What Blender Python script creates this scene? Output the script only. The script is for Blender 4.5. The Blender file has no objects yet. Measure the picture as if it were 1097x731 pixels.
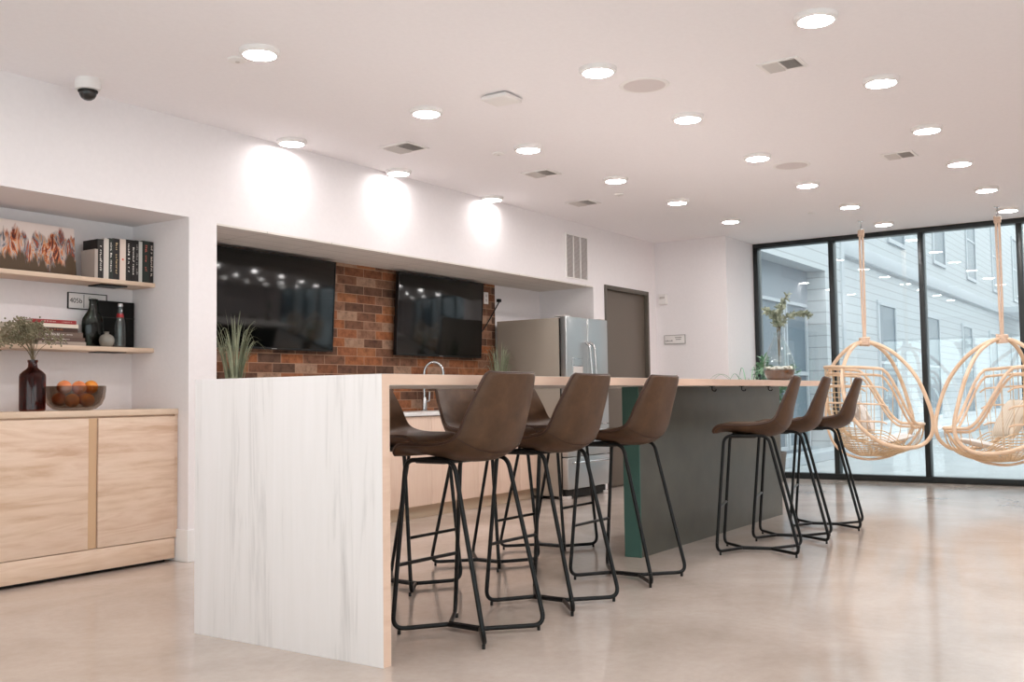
import bpy, bmesh, math, random
from mathutils import Vector, Matrix, Euler
random.seed(7)
SC = bpy.context.scene
C = SC.collection
PI = math.pi
R = math.radians

# ------------------------------------------------------------------ geometry helpers
class MB:
    """collects shapes; build() links them as ONE mesh object"""
    def __init__(self):
        self.bm = bmesh.new()
    def box(self, lo, hi, bevel=0.0, seg=2, M=None):
        lo, hi = Vector(lo), Vector(hi)
        r = bmesh.ops.create_cube(self.bm, size=1.0)
        vs = r['verts']
        c, s = (lo + hi) / 2, hi - lo
        for v in vs:
            v.co = Vector((v.co.x * s.x + c.x, v.co.y * s.y + c.y, v.co.z * s.z + c.z))
        if M is not None:
            for v in vs: v.co = M @ v.co
        if bevel > 0:
            es = list({e for v in vs for e in v.link_edges})
            bmesh.ops.bevel(self.bm, geom=es, offset=bevel, segments=seg, affect='EDGES', profile=0.5)
        return self
    def tube(self, pts, r, cyclic=False, n=10, radii=None, caps=True):
        pts = [Vector(p) for p in pts]
        N = len(pts)
        tang = []
        for i in range(N):
            if cyclic: t = pts[(i + 1) % N] - pts[i - 1]
            else: t = pts[min(i + 1, N - 1)] - pts[max(i - 1, 0)]
            tang.append(t.normalized())
        up = Vector((0, 0, 1))
        if abs(tang[0].dot(up)) > .9: up = Vector((1, 0, 0))
        nrm = (up - tang[0] * up.dot(tang[0])).normalized()
        rings, prev = [], tang[0]
        for i in range(N):
            q = prev.rotation_difference(tang[i]); nrm = q @ nrm
            nrm = (nrm - tang[i] * nrm.dot(tang[i])).normalized(); prev = tang[i]
            b = tang[i].cross(nrm)
            rr = radii[i] if radii else r
            rings.append([self.bm.verts.new(pts[i] + (nrm * math.cos(2 * PI * k / n) + b * math.sin(2 * PI * k / n)) * rr) for k in range(n)])
        for i in range(N if cyclic else N - 1):
            a, b = rings[i], rings[(i + 1) % N]
            off = 0
            if cyclic and i == N - 1:
                best = 1e9
                for o in range(n):
                    d = (a[0].co - b[o].co).length
                    if d < best: best, off = d, o
            for k in range(n):
                try: self.bm.faces.new((a[k], a[(k + 1) % n], b[(k + 1 + off) % n], b[(k + off) % n]))
                except ValueError: pass
        if caps and not cyclic:
            self.bm.faces.new(rings[0][::-1]); self.bm.faces.new(rings[-1])
        return self
    def lathe(self, prof, n=32, center=(0, 0, 0), M=None, sx=1, sy=1):
        c = Vector(center); rings = []
        for (r, z) in prof:
            if r < 1e-6:
                v = self.bm.verts.new(Vector((0, 0, z))); rings.append([v])
            else:
                rings.append([self.bm.verts.new(Vector((r * sx * math.cos(2 * PI * k / n), r * sy * math.sin(2 * PI * k / n), z))) for k in range(n)])
        for a, b in zip(rings, rings[1:]):
            for k in range(n):
                k2 = (k + 1) % n
                if len(a) == 1 and len(b) == 1: continue
                if len(a) == 1: self.bm.faces.new((a[0], b[k], b[k2]))
                elif len(b) == 1: self.bm.faces.new((a[k], b[0], a[k2]))
                else: self.bm.faces.new((a[k], b[k], b[k2], a[k2]))
        for ring in rings:
            for v in ring:
                v.co = (M @ v.co if M is not None else v.co) + c
        return self
    def prism(self, poly, h0, h1, axis='z'):
        def P(a, b, h):
            return {'z': (a, b, h), 'y': (a, h, b), 'x': (h, a, b)}[axis]
        lo = [self.bm.verts.new(P(a, b, h0)) for a, b in poly]
        hi = [self.bm.verts.new(P(a, b, h1)) for a, b in poly]
        n = len(poly)
        self.bm.faces.new(lo[::-1]); self.bm.faces.new(hi)
        for i in range(n):
            self.bm.faces.new((lo[i], lo[(i + 1) % n], hi[(i + 1) % n], hi[i]))
        return self
    def quad(self, pts):
        self.bm.faces.new([self.bm.verts.new(p) for p in pts]); return self
    def grid(self, rows, thick=0.0, close=False):
        g = [[self.bm.verts.new(p) for p in row] for row in rows]
        for a, b in zip(g, g[1:]):
            for k in range(len(a) - 1):
                self.bm.faces.new((a[k], a[k + 1], b[k + 1], b[k]))
        return self
    def ball(self, c, r, sub=2, sx=1, sy=1, sz=1):
        res = bmesh.ops.create_icosphere(self.bm, subdivisions=sub, radius=r)
        for v in res['verts']:
            v.co = Vector((v.co.x * sx, v.co.y * sy, v.co.z * sz)) + Vector(c)
        return self
    def xform(self, M):
        for v in self.bm.verts: v.co = M @ v.co
        return self
    def build(self, name, mat, parent=None, smooth=True, angle=35, recalc=True):
        bm = self.bm
        if recalc: bmesh.ops.recalc_face_normals(bm, faces=bm.faces[:])
        if smooth:
            for f in bm.faces: f.smooth = True
            for e in bm.edges:
                if len(e.link_faces) == 2 and e.calc_face_angle(0) > R(angle): e.smooth = False
        me = bpy.data.meshes.new(name)
        bm.to_mesh(me); bm.free()
        o = bpy.data.objects.new(name, me)
        C.objects.link(o)
        if mat is not None:
            for m in (mat if isinstance(mat, (list, tuple)) else [mat]): me.materials.append(m)
        if parent is not None: o.parent = parent
        return o

def spline(pts, k=8, cyclic=False):
    P = [Vector(p) for p in pts]; N = len(P); out = []
    rng = range(N) if cyclic else range(N - 1)
    for i in rng:
        if cyclic: p0, p1, p2, p3 = P[i - 1], P[i], P[(i + 1) % N], P[(i + 2) % N]
        else:
            p1, p2 = P[i], P[i + 1]
            p0 = P[i - 1] if i else p1 * 2 - p2
            p3 = P[i + 2] if i + 2 < N else p2 * 2 - p1
        for j in range(k):
            t = j / k
            out.append(0.5 * ((2 * p1) + (p2 - p0) * t + (2 * p0 - 5 * p1 + 4 * p2 - p3) * t * t + (3 * p1 - p0 - 3 * p2 + p3) * t ** 3))
    if not cyclic: out.append(P[-1])
    return out

def fillet(pts, rad, k=6, cyclic=False):
    """polyline with its corners rounded"""
    P = [Vector(p) for p in pts]; N = len(P); out = []
    for i in range(N):
        if not cyclic and i in (0, N - 1): out.append(P[i]); continue
        a, b, c = P[i - 1], P[i], P[(i + 1) % N]
        r = rad[i] if isinstance(rad, (list, tuple)) else rad
        u, v = (a - b), (c - b)
        d = min(r, u.length * .45, v.length * .45)
        p, q = b + u.normalized() * d, b + v.normalized() * d
        for j in range(k + 1):
            t = j / k
            out.append(p * (1 - t) ** 2 + b * 2 * t * (1 - t) + q * t * t)
    return out

def tag(o, label=None, cat=None, group=None, kind=None):
    if label: o['label'] = label
    if cat: o['category'] = cat
    if group: o['group'] = group
    if kind: o['kind'] = kind
    return o

def thing(name, label, cat, loc=(0, 0, 0), rz=0.0, group=None, kind=None):
    o = bpy.data.objects.new(name, None); C.objects.link(o)
    o.location = loc; o.rotation_euler = (0, 0, rz); o.empty_display_size = .1
    return tag(o, label, cat, group, kind)

def kids(o):
    return [c for c in bpy.data.objects if c.parent == o]

def copy_tree(o, parent=None, props=True):
    c = o.copy(); C.objects.link(c)
    if parent is not None: c.parent = parent
    for ch in kids(o):
        copy_tree(ch, c)
    return c

def text(body, size, M, mat, parent, name='lettering', align='CENTER', depth=0.0004, bold=0.0):
    cu = bpy.data.curves.new(name, 'FONT'); cu.body = body; cu.size = size
    cu.align_x = align; cu.align_y = 'CENTER'; cu.extrude = depth; cu.offset = bold
    t = bpy.data.objects.new(name + '_src', cu); C.objects.link(t)
    bpy.context.view_layer.update()
    me = bpy.data.meshes.new_from_object(t.evaluated_get(bpy.context.evaluated_depsgraph_get()))
    bpy.data.objects.remove(t); bpy.data.curves.remove(cu)
    me.transform(M); me.materials.clear(); me.materials.append(mat)
    o = bpy.data.objects.new(name, me); C.objects.link(o)
    if parent is not None: o.parent = parent
    return o
# text facing -Y (reads left-to-right along +X), and facing -X (reads along -Y)
def M_face_y(x, y, z): return Matrix.Translation((x, y, z)) @ Matrix.Rotation(PI / 2, 4, 'X')
def M_face_x(x, y, z): return Matrix.Translation((x, y, z)) @ Matrix.Rotation(-PI / 2, 4, 'Z') @ Matrix.Rotation(PI / 2, 4, 'X')

def strokes(n0, length, size, Mx, mm, parent):
    """a line of small unreadable strokes, as long as the title seen in the photo; local x along the line, y up"""
    rnd = random.Random(n0); mb = MB(); x = -length / 2
    while x < length / 2:
        w_ = size * rnd.uniform(.25, .55); h_ = size * rnd.choice((.36, .36, .5))
        if rnd.random() > .14:
            mb.box((x, -size * .18, 0), (x + w_ * .35, -size * .18 + h_, .0004)).box((x + w_ * .35, -size * .18 + h_ * rnd.choice((0, .7)), 0), (x + w_ * .8, -size * .18 + h_ * rnd.choice((.3, 1)), .0004))
        x += w_ + size * .08
    mb.xform(Mx).build('lettering', mm, parent, smooth=False)

# ------------------------------------------------------------------ materials
def lin(c):
    def f(v):
        v /= 255.0
        return v / 12.92 if v <= .04045 else ((v + .055) / 1.055) ** 2.4
    return (f(c[0]), f(c[1]), f(c[2]), 1.0)

def mat(name, rgb, rough=.5, metal=0.0, spec=.5, coat=0.0, trans=0.0, ior=1.45, sheen=0.0):
    m = bpy.data.materials.new(name); m.use_nodes = True
    b = m.node_tree.nodes['Principled BSDF']
    b.inputs['Base Color'].default_value = lin(rgb)
    b.inputs['Roughness'].default_value = rough
    b.inputs['Metallic'].default_value = metal
    b.inputs['Specular IOR Level'].default_value = spec
    b.inputs['Coat Weight'].default_value = coat
    b.inputs['Transmission Weight'].default_value = trans
    b.inputs['IOR'].default_value = ior
    b.inputs['Sheen Weight'].default_value = sheen
    return m

class NT:
    def __init__(self, m):
        self.m = m; self.t = m.node_tree; self.b = self.t.nodes['Principled BSDF']
    def n(self, typ, **kw):
        x = self.t.nodes.new(typ)
        for k, v in kw.items():
            if k in x.inputs: x.inputs[k].default_value = v
            else: setattr(x, k, v)
        return x
    def l(self, a, b): self.t.links.new(a, b)
    def coords(self, scale=(1, 1, 1), rot=(0, 0, 0), src='Object'):
        tc = self.n('ShaderNodeTexCoord'); mp = self.n('ShaderNodeMapping')
        mp.inputs['Scale'].default_value = scale; mp.inputs['Rotation'].default_value = rot
        self.l(tc.outputs[src], mp.inputs['Vector']); return mp.outputs['Vector']
    def ramp(self, fac, stops, interp='LINEAR'):
        r = self.n('ShaderNodeValToRGB'); cr = r.color_ramp; cr.interpolation = interp
        while len(cr.elements) < len(stops): cr.elements.new(.5)
        for e, (p, c) in zip(cr.elements, stops): e.position = p; e.color = lin(c)
        self.l(fac, r.inputs['Fac']); return r.outputs['Color']
    def bump(self, h, strength=.2, dist=.01):
        b = self.n('ShaderNodeBump'); b.inputs['Strength'].default_value = strength; b.inputs['Distance'].default_value = dist
        self.l(h, b.inputs['Height']); self.l(b.outputs['Normal'], self.b.inputs['Normal'])

def noise_mat(name, stops, scale=(1, 1, 1), nscale=3.0, detail=6, rough=.5, spec=.5, bump=0.0, bdist=.005, distortion=0.0, metal=0.0, coat=0):
    m = mat(name, stops[0][1], rough, metal, spec, coat); t = NT(m)
    nz = t.n('ShaderNodeTexNoise'); nz.inputs['Scale'].default_value = nscale; nz.inputs['Detail'].default_value = detail
    nz.inputs['Distortion'].default_value = distortion
    t.l(t.coords(scale), nz.inputs['Vector'])
    t.l(t.ramp(nz.outputs['Fac'], stops), t.b.inputs['Base Color'])
    if bump: t.bump(nz.outputs['Fac'], bump, bdist)
    return m

M = {}
M['wall'] = noise_mat('wall_paint', [(.35, (236, 231, 232)), (.65, (238, 233, 234))], nscale=40, rough=.75, spec=.25)
M['ceiling'] = noise_mat('ceiling_paint', [(.35, (241, 237, 239)), (.65, (243, 239, 241))], nscale=40, rough=.85, spec=.2)
M['trim'] = mat('white_trim_paint', (240, 238, 238), .4)
M['white_plastic'] = mat('white_plastic', (236, 232, 230), .45)
M['grey_grille'] = mat('grille_grey', (205, 198, 194), .5)
M['grille_dark'] = mat('grille_gap', (160, 150, 146), .7)

# polished concrete
m = mat('polished_concrete', (196, 182, 168), .17, spec=.5); t = NT(m)
n1 = t.n('ShaderNodeTexNoise', Scale=1.1, Detail=9.0, Roughness=.62, Distortion=.6)
n2 = t.n('ShaderNodeTexNoise', Scale=22.0, Detail=8.0, Roughness=.7)
cv = t.coords(); t.l(cv, n1.inputs['Vector']); t.l(cv, n2.inputs['Vector'])
c1 = t.ramp(n1.outputs['Fac'], [(.28, (176, 162, 151)), (.5, (194, 180, 170)), (.72, (206, 194, 186))])
c2 = t.ramp(n2.outputs['Fac'], [(.3, (224, 220, 216)), (.6, (255, 255, 255))])
mx = t.n('ShaderNodeMix', data_type='RGBA', blend_type='MULTIPLY'); mx.inputs['Factor'].default_value = .3
t.l(c1, mx.inputs[6]); t.l(c2, mx.inputs[7]); t.l(mx.outputs[2], t.b.inputs['Base Color'])
rr = t.n('ShaderNodeMapRange'); rr.inputs['To Min'].default_value = .07; rr.inputs['To Max'].default_value = .20
t.l(n1.outputs['Fac'], rr.inputs['Value']); t.l(rr.outputs['Result'], t.b.inputs['Roughness'])
M['floor'] = m

def wood(name, stops, along='x', rough=.45, plank=None, tint=None, spec=.4):
    """wood with grain running along the given axis; plank = width of the laminate strips"""
    m = mat(name, stops[0][1], rough, spec=spec); t = NT(m)
    sc = {'x': (.7, 5.5, 5.5), 'y': (5.5, .7, 5.5), 'z': (7, 7, .45)}[along]
    v = t.coords(sc)
    src = v
    if plank:
        tc = t.n('ShaderNodeTexCoord'); sp = t.n('ShaderNodeSeparateXYZ'); t.l(tc.outputs['Object'], sp.inputs['Vector'])
        ax = plank[1]
        dv = t.n('ShaderNodeMath', operation='DIVIDE'); dv.inputs[1].default_value = plank[0]
        t.l(sp.outputs[ax], dv.inputs[0])
        fl = t.n('ShaderNodeMath', operation='FLOOR'); t.l(dv.outputs[0], fl.inputs[0])
        wn = t.n('ShaderNodeTexWhiteNoise', noise_dimensions='1D'); t.l(fl.outputs[0], wn.inputs['W'])
        va = t.n('ShaderNodeVectorMath', operation='MULTIPLY_ADD')
        t.l(wn.outputs['Color'], va.inputs[0]); va.inputs[1].default_value = (7, 7, 7); t.l(v, va.inputs[2])
        src = va.outputs[0]
    n = t.n('ShaderNodeTexNoise', Scale=1.6, Detail=8.0, Roughness=.6, Distortion=1.1); t.l(src, n.inputs['Vector'])
    n2 = t.n('ShaderNodeTexNoise', Scale=9.0, Detail=4.0, Roughness=.5); t.l(src, n2.inputs['Vector'])
    ad = t.n('ShaderNodeMath', operation='MULTIPLY_ADD'); ad.inputs[1].default_value = .25
    t.l(n2.outputs['Fac'], ad.inputs[0]); t.l(n.outputs['Fac'], ad.inputs[2])
    fac = ad.outputs[0]
    if plank:
        a2 = t.n('ShaderNodeMath', operation='MULTIPLY_ADD'); a2.inputs[1].default_value = .16
        t.l(wn.outputs['Value'], a2.inputs[0]); t.l(fac, a2.inputs[2])
        s2 = t.n('ShaderNodeMath', operation='SUBTRACT'); s2.inputs[1].default_value = .08; t.l(a2.outputs[0], s2.inputs[0]); fac = s2.outputs[0]
    # growth rings: contour lines of a slow noise
    rn = t.n('ShaderNodeTexNoise', Scale=.9, Detail=2.0, Roughness=.45, Distortion=.4); t.l(src, rn.inputs['Vector'])
    rm = t.n('ShaderNodeMath', operation='MULTIPLY'); rm.inputs[1].default_value = 70; t.l(rn.outputs['Fac'], rm.inputs[0])
    rs = t.n('ShaderNodeMath', operation='SINE'); t.l(rm.outputs[0], rs.inputs[0])
    ra = t.n('ShaderNodeMath', operation='MULTIPLY_ADD'); ra.inputs[1].default_value = .035; t.l(rs.outputs[0], ra.inputs[0]); t.l(fac, ra.inputs[2]); fac = ra.outputs[0]
    t.l(t.ramp(fac, stops), t.b.inputs['Base Color'])
    return m
M['oak'] = wood('oak_laminate', [(.34, (202, 168, 142)), (.46, (217, 188, 165)), (.58, (226, 201, 181)), (.70, (219, 192, 169)), (.84, (204, 172, 146))], 'x', plank=(.17, 'Z'))
M['oak_shelf'] = wood('oak_shelf', [(.4, (206, 178, 154)), (.6, (222, 198, 176)), (.8, (212, 186, 162))], 'x')
M['whitewash'] = wood('whitewashed_wood', [(.33, (196, 189, 186)), (.45, (224, 217, 215)), (.56, (237, 230, 228)), (.85, (241, 234, 233))], 'z', plank=(.145, 'Y'), rough=.5)
M['whitewash_top'] = wood('whitewashed_top', [(.36, (214, 206, 198)), (.5, (232, 226, 220)), (.7, (242, 238, 234))], 'x', plank=(.145, 'Y'), rough=.5)
M['edge'] = wood('birch_edge', [(.4, (219, 186, 164)), (.6, (229, 199, 179)), (.8, (223, 191, 170))], 'x', rough=.5)
M['kitchen_front'] = wood('kitchen_front', [(.4, (222, 192, 172)), (.6, (231, 205, 187)), (.8, (226, 198, 179))], 'z', rough=.45)
M['kick'] = mat('toe_kick', (205, 184, 160), .6)
M['quartz'] = noise_mat('white_quartz', [(.3, (232, 230, 228)), (.7, (243, 241, 240))], nscale=30, rough=.25)
M['teal'] = mat('teal_panel', (62, 98, 89), .45)
M['greige'] = noise_mat('dark_grey_laminate', [(.35, (74, 73, 65)), (.65, (82, 81, 72))], nscale=6, rough=.33, spec=.5)
M['door'] = mat('taupe_door', (104, 94, 84), .4)
M['doorframe'] = mat('taupe_frame', (88, 81, 72), .4)
M['black'] = mat('black_metal', (11, 11, 11), .4, metal=0.0, spec=.35)
M['window_black'] = mat('black_aluminium', (30, 34, 35), .4, spec=.5)
M['chrome'] = mat('brushed_steel', (200, 200, 200), .22, metal=1.0)
M['steel'] = mat('stainless_front', (186, 188, 188), .3, metal=.85)
M['fridge_side'] = mat('fridge_side_grey', (158, 147, 135), .45)
M['dark_gap'] = mat('dark_recess', (28, 26, 24), .7)
M['tv_body'] = mat('tv_black', (12, 12, 12), .35)
M['tv_screen'] = mat('tv_glass', (4, 6, 7), .10, spec=.6)
M['paper'] = mat('book_pages', (226, 216, 202), .8)
M['ink'] = mat('ink_black', (30, 28, 28), .6)
M['ink_grey'] = mat('ink_grey', (150, 145, 142), .6)
M['ink_white'] = mat('ink_white', (236, 230, 222), .6)
M['ink_gold'] = mat('ink_tan', (196, 170, 130), .6)
M['ink_red'] = mat('ink_red', (214, 110, 92), .6)
M['soil'] = noise_mat('cork_brown', [(.3, (78, 40, 14)), (.7, (118, 68, 28))], nscale=60, rough=.8)
M['pebble'] = mat('white_pebbles', (236, 226, 212), .6)

# leather
m = mat('brown_leather', (112, 78, 54), .45, spec=.35); t = NT(m)
v = t.coords()
n1 = t.n('ShaderNodeTexNoise', Scale=6.0, Detail=8.0, Roughness=.65); t.l(v, n1.inputs['Vector'])
n2 = t.n('ShaderNodeTexVoronoi', Scale=320.0); t.l(v, n2.inputs['Vector'])
t.l(t.ramp(n1.outputs['Fac'], [(.3, (66, 46, 31)), (.55, (86, 61, 43)), (.75, (106, 78, 55))]), t.b.inputs['Base Color'])
t.bump(n2.outputs['Distance'], .12, .002)
M['leather'] = m
M['leather_dark'] = mat('dark_leather_piping', (62, 38, 26), .5)

# bricks: one tone per brick
m = mat('brick_tiles', (160, 95, 60), .75, spec=.3); t = NT(m)
tc = t.n('ShaderNodeTexCoord'); sp = t.n('ShaderNodeSeparateXYZ'); cb = t.n('ShaderNodeCombineXYZ')
t.l(tc.outputs['Object'], sp.inputs['Vector']); t.l(sp.outputs['X'], cb.inputs['X']); t.l(sp.outputs['Z'], cb.inputs['Y'])
def brick_node(c1, c2, mo):
    b = t.n('ShaderNodeTexBrick'); b.offset = .37; b.inputs['Scale'].default_value = 1.0
    b.inputs['Brick Width'].default_value = .232; b.inputs['Row Height'].default_value = .074
    b.inputs['Mortar Size'].default_value = .003; b.inputs['Mortar Smooth'].default_value = .2; b.inputs['Bias'].default_value = 0
    b.inputs['Color1'].default_value = c1; b.inputs['Color2'].default_value = c2; b.inputs['Mortar'].default_value = mo
    t.l(cb.outputs[0], b.inputs['Vector']); return b
b1 = brick_node((0, 0, 0, 1), (1, 1, 1, 1), (.5, .5, .5, 1))
tone = t.ramp(b1.outputs['Color'], [(0, (104, 78, 64)), (.12, (160, 104, 72)), (.26, (130, 92, 72)), (.38, (172, 116, 80)), (.5, (112, 80, 64)), (.6, (150, 112, 90)), (.7, (166, 106, 70)), (.8, (174, 142, 120)), (.9, (140, 92, 66))], 'CONSTANT')
nz = t.n('ShaderNodeTexNoise', Scale=14.0, Detail=8.0, Roughness=.7); t.l(cb.outputs[0], nz.inputs['Vector'])
sh = t.ramp(nz.outputs['Fac'], [(.32, (110, 100, 96)), (.52, (225, 216, 210)), (.7, (255, 255, 255))])
mx = t.n('ShaderNodeMix', data_type='RGBA', blend_type='MULTIPLY'); mx.inputs['Factor'].default_value = .75
t.l(tone, mx.inputs[6]); t.l(sh, mx.inputs[7])
mo = t.n('ShaderNodeMix', data_type='RGBA'); t.l(b1.outputs['Fac'], mo.inputs['Factor']); t.l(mx.outputs[2], mo.inputs[6]); mo.inputs[7].default_value = lin((164, 132, 108))
t.l(mo.outputs[2], t.b.inputs['Base Color'])
t.bump(b1.outputs['Fac'], -.4, .004)
M['brick'] = m

# soffit panels with fine joints
m = mat('soffit_panels', (226, 220, 214), .8, spec=.2); t = NT(m)
b = t.n('ShaderNodeTexBrick'); b.inputs['Scale'].default_value = 1; b.inputs['Brick Width'].default_value = .61; b.inputs['Row Height'].default_value = .16
b.inputs['Mortar Size'].default_value = .004; b.offset = 0
b.inputs['Color1'].default_value = b.inputs['Color2'].default_value = lin((226, 220, 214)); b.inputs['Mortar'].default_value = lin((196, 190, 184))
t.l(t.coords(), b.inputs['Vector']); t.l(b.outputs['Color'], t.b.inputs['Base Color'])
M['soffit'] = m

def emit(name, rgb, s):
    m = bpy.data.materials.new(name); m.use_nodes = True; nt = m.node_tree; nt.nodes.clear()
    e = nt.nodes.new('ShaderNodeEmission'); o = nt.nodes.new('ShaderNodeOutputMaterial')
    e.inputs['Color'].default_value = (*rgb, 1); e.inputs['Strength'].default_value = s
    nt.links.new(e.outputs[0], o.inputs['Surface']); return m
M['lamp'] = emit('lamp_lens', (1.0, .965, .945), 88.0)
M['lamp_wash'] = emit('wash_lens', (1.0, .965, .945), 48.0)

def clear(name, tint, gloss=.02, base=.04, edge=.6):
    """thin glass: tinted transparency plus a reflection that grows towards grazing angles"""
    m = bpy.data.materials.new(name); m.use_nodes = True; nt = m.node_tree; nt.nodes.clear()
    o = nt.nodes.new('ShaderNodeOutputMaterial'); mix = nt.nodes.new('ShaderNodeMixShader')
    tr = nt.nodes.new('ShaderNodeBsdfTransparent'); gl = nt.nodes.new('ShaderNodeBsdfGlossy'); lw = nt.nodes.new('ShaderNodeLayerWeight')
    pw = nt.nodes.new('ShaderNodeMath'); pw.operation = 'POWER'; pw.inputs[1].default_value = 4.5
    ma = nt.nodes.new('ShaderNodeMath'); ma.operation = 'MULTIPLY_ADD'; ma.inputs[1].default_value = edge; ma.inputs[2].default_value = base
    lw.inputs['Blend'].default_value = .5
    tr.inputs['Color'].default_value = (*tint, 1); gl.inputs['Roughness'].default_value = gloss
    nt.links.new(lw.outputs['Facing'], pw.inputs[0]); nt.links.new(pw.outputs[0], ma.inputs[0]); nt.links.new(ma.outputs[0], mix.inputs[0])
    nt.links.new(tr.outputs[0], mix.inputs[1]); nt.links.new(gl.outputs[0], mix.inputs[2])
    nt.links.new(mix.outputs[0], o.inputs['Surface']); return m
M['pane'] = clear('window_glass', (.92, .97, .97), 0.0, .075, .6)
M['clear_glass'] = clear('clear_glass', (.94, .965, .965), .01, .05, .6)
M['smoke_glass'] = clear('smoked_glass', (.60, .54, .49), .02, .04, .45)
M['amber_glass'] = clear('amber_glass', (.44, .17, .11), .05, .04, .5)
M['green_glass'] = clear('green_glass', (.20, .29, .22), .03, .04, .5)

# rattan
M['rattan'] = noise_mat('rattan', [(.3, (224, 192, 160)), (.7, (240, 214, 188))], nscale=12, rough=.5)
M['rattan_weave'] = noise_mat('rattan_weave', [(.3, (216, 186, 148)), (.7, (234, 208, 174))], nscale=18, rough=.6)
M['rope'] = noise_mat('jute_rope', [(.3, (212, 184, 162)), (.7, (230, 206, 186))], scale=(1, 1, 1), nscale=90, rough=.8, bump=.3)
M['leaf_grey'] = noise_mat('grey_green_leaf', [(.3, (120, 130, 112)), (.7, (166, 172, 152))], nscale=9, rough=.6)
M['leaf_grass'] = noise_mat('grass_blade', [(.3, (116, 124, 98)), (.7, (168, 174, 146))], nscale=9, rough=.6)
M['leaf_green'] = noise_mat('green_leaf', [(.3, (96, 140, 108)), (.7, (142, 180, 148))], nscale=9, rough=.5)
M['dry'] = noise_mat('dried_flower', [(.3, (112, 106, 84)), (.7, (150, 142, 116))], nscale=12, rough=.8)
M['stem'] = mat('stem_brown', (112, 96, 70), .7)
M['pot'] = mat('pot_white', (222, 214, 206), .4)
M['pot_grey'] = mat('pot_grey', (120, 116, 112), .6)

# ------------------------------------------------------------------ key dimensions (metres)
H = 1.07                 # island counter height
WID = 1.06               # island width
TH = .041                # slab thickness
HC = 2.73                # ceiling height
XW = 8.592               # window wall
YL = 2.637               # left wall plane
NB = 3.207               # back of the book niche
KB = 3.300               # back of the kitchen niche
KZ = 2.098               # kitchen niche head

# ------------------------------------------------------------------ camera
f_px = 1074.05
right = Vector((0.56262762, -0.82659222, -0.01398074)); up = Vector((-0.03782384, -0.04263136, 0.99837464)); fwd = Vector((0.82584473, 0.56118434, 0.05525048))
cam = bpy.data.cameras.new('camera'); co = bpy.data.objects.new('camera', cam); C.objects.link(co)
cam.sensor_width = 36; cam.sensor_fit = 'HORIZONTAL'; cam.lens = f_px * 36 / 1097; cam.clip_start = .05; cam.clip_end = 300
co.matrix_world = Matrix(((right.x, up.x, -fwd.x, -2.7858), (right.y, up.y, -fwd.y, -2.4756), (right.z, up.z, -fwd.z, .9795), (0, 0, 0, 1)))
SC.camera = co

# ------------------------------------------------------------------ room shell
def struct(name, mb, m, parent=None, smooth=False):
    o = mb.build(name, m, parent, smooth=smooth)
    if parent is None: o['kind'] = 'structure'
    return o
X0, Y0, YB = -5.6, -4.7, 5.2     # room extents behind / right / left behind the viewpoint
struct('floor', MB().box((X0, Y0, -.12), (XW + .06, YB, 0)), M['floor'])
struct('ceiling', MB().box((X0, Y0, HC), (XW + .06, YB, HC + .15)), M['ceiling'])
NX0, NX1, NZ = -.62, 1.194, 2.118       # book niche
KX0, KX1 = 1.407, 6.25                  # kitchen niche
DX0, DX1, DZ = 6.481, 7.509, 2.147      # door opening
w = MB(); T = .10
w.box((-.75, YL, 0), (NX0, NB + .1, HC))
w.box((NX0, YL, NZ), (NX1, NB + .1, HC)); w.box((NX0, NB, 0), (NX1, NB + .1, NZ))
w.box((NX1, YL, 0), (KX0, KB + .1, HC))
w.box((KX0, YL, KZ + .012), (KX1, KB + .1, HC)); w.box((KX0, KB, 0), (KX1, KB + .1, KZ + .012))
w.box((KX1, YL, 0), (DX0, KB + .1, HC))
w.box((DX0, YL, DZ), (DX1, KB + .1, HC))
w.box((DX1, YL, 0), (7.705, KB + .1, HC))
w.box((DX0, YL + .12, 0), (DX1, KB + .1, DZ))
struct('wall_left', w, M['wall'])
struct('ceiling_soffit', MB().box((KX0, YL + .001, KZ), (KX1, KB, KZ + .012)), M['soffit'])
struct('wall_brick', MB().box((KX0, KB - .012, 0), (5.40, KB, KZ)), M['brick'])
struct('wall_far', MB().box((7.705, 1.768, 0), (XW + .06, KB + .1, HC)), M['wall'])
struct('wall_left_return', MB().box((-.75, KB + .1, 0), (-.62, YB, HC)), M['wall'])
struct('wall_right', MB().box((1.0, Y0 - .1, 0), (XW + .06, Y0, HC)).box((X0, Y0 - .1, 2.3), (1.0, Y0, HC)).box((X0, Y0 - .1, 0), (X0 + .4, Y0, 2.3)), M['wall'])
wr = thing('added_window', None, None, (0, Y0, 0), kind='structure')  # unseen glazing added to bring daylight onto the stool backs
fb = MB(); xs_ = [X0 + .4 + i * (.6 - X0) / 5 for i in range(6)]
for x in xs_: fb.box((x - .03, -.08, .06), (x + .03, 0, 2.25))
fb.box((xs_[0], -.08, 0), (xs_[-1], 0, .06)).box((xs_[0], -.08, 2.25), (xs_[-1], 0, 2.3))
fb.build('window_frame', M['window_black'], wr)
for a, b in zip(xs_, xs_[1:]): MB().box((a + .03, -.05, .06), (b - .03, -.04, 2.25)).build('window_pane', M['pane'], wr)
struct('wall_window_side', MB().box((XW, Y0, 0), (XW + .1, -3.0, HC)), M['wall'])
struct('wall_back', MB().box((X0 - .1, Y0, 2.25), (X0, YB, HC)).box((X0 - .1, Y0, 0), (X0, Y0 + .3, 2.25)).box((X0 - .1, YB - .3, 0), (X0, YB, 2.25)), M['wall'])
struct('wall_north', MB().box((X0, YB, 0), (-.62, YB + .1, HC)), M['wall'])
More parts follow.
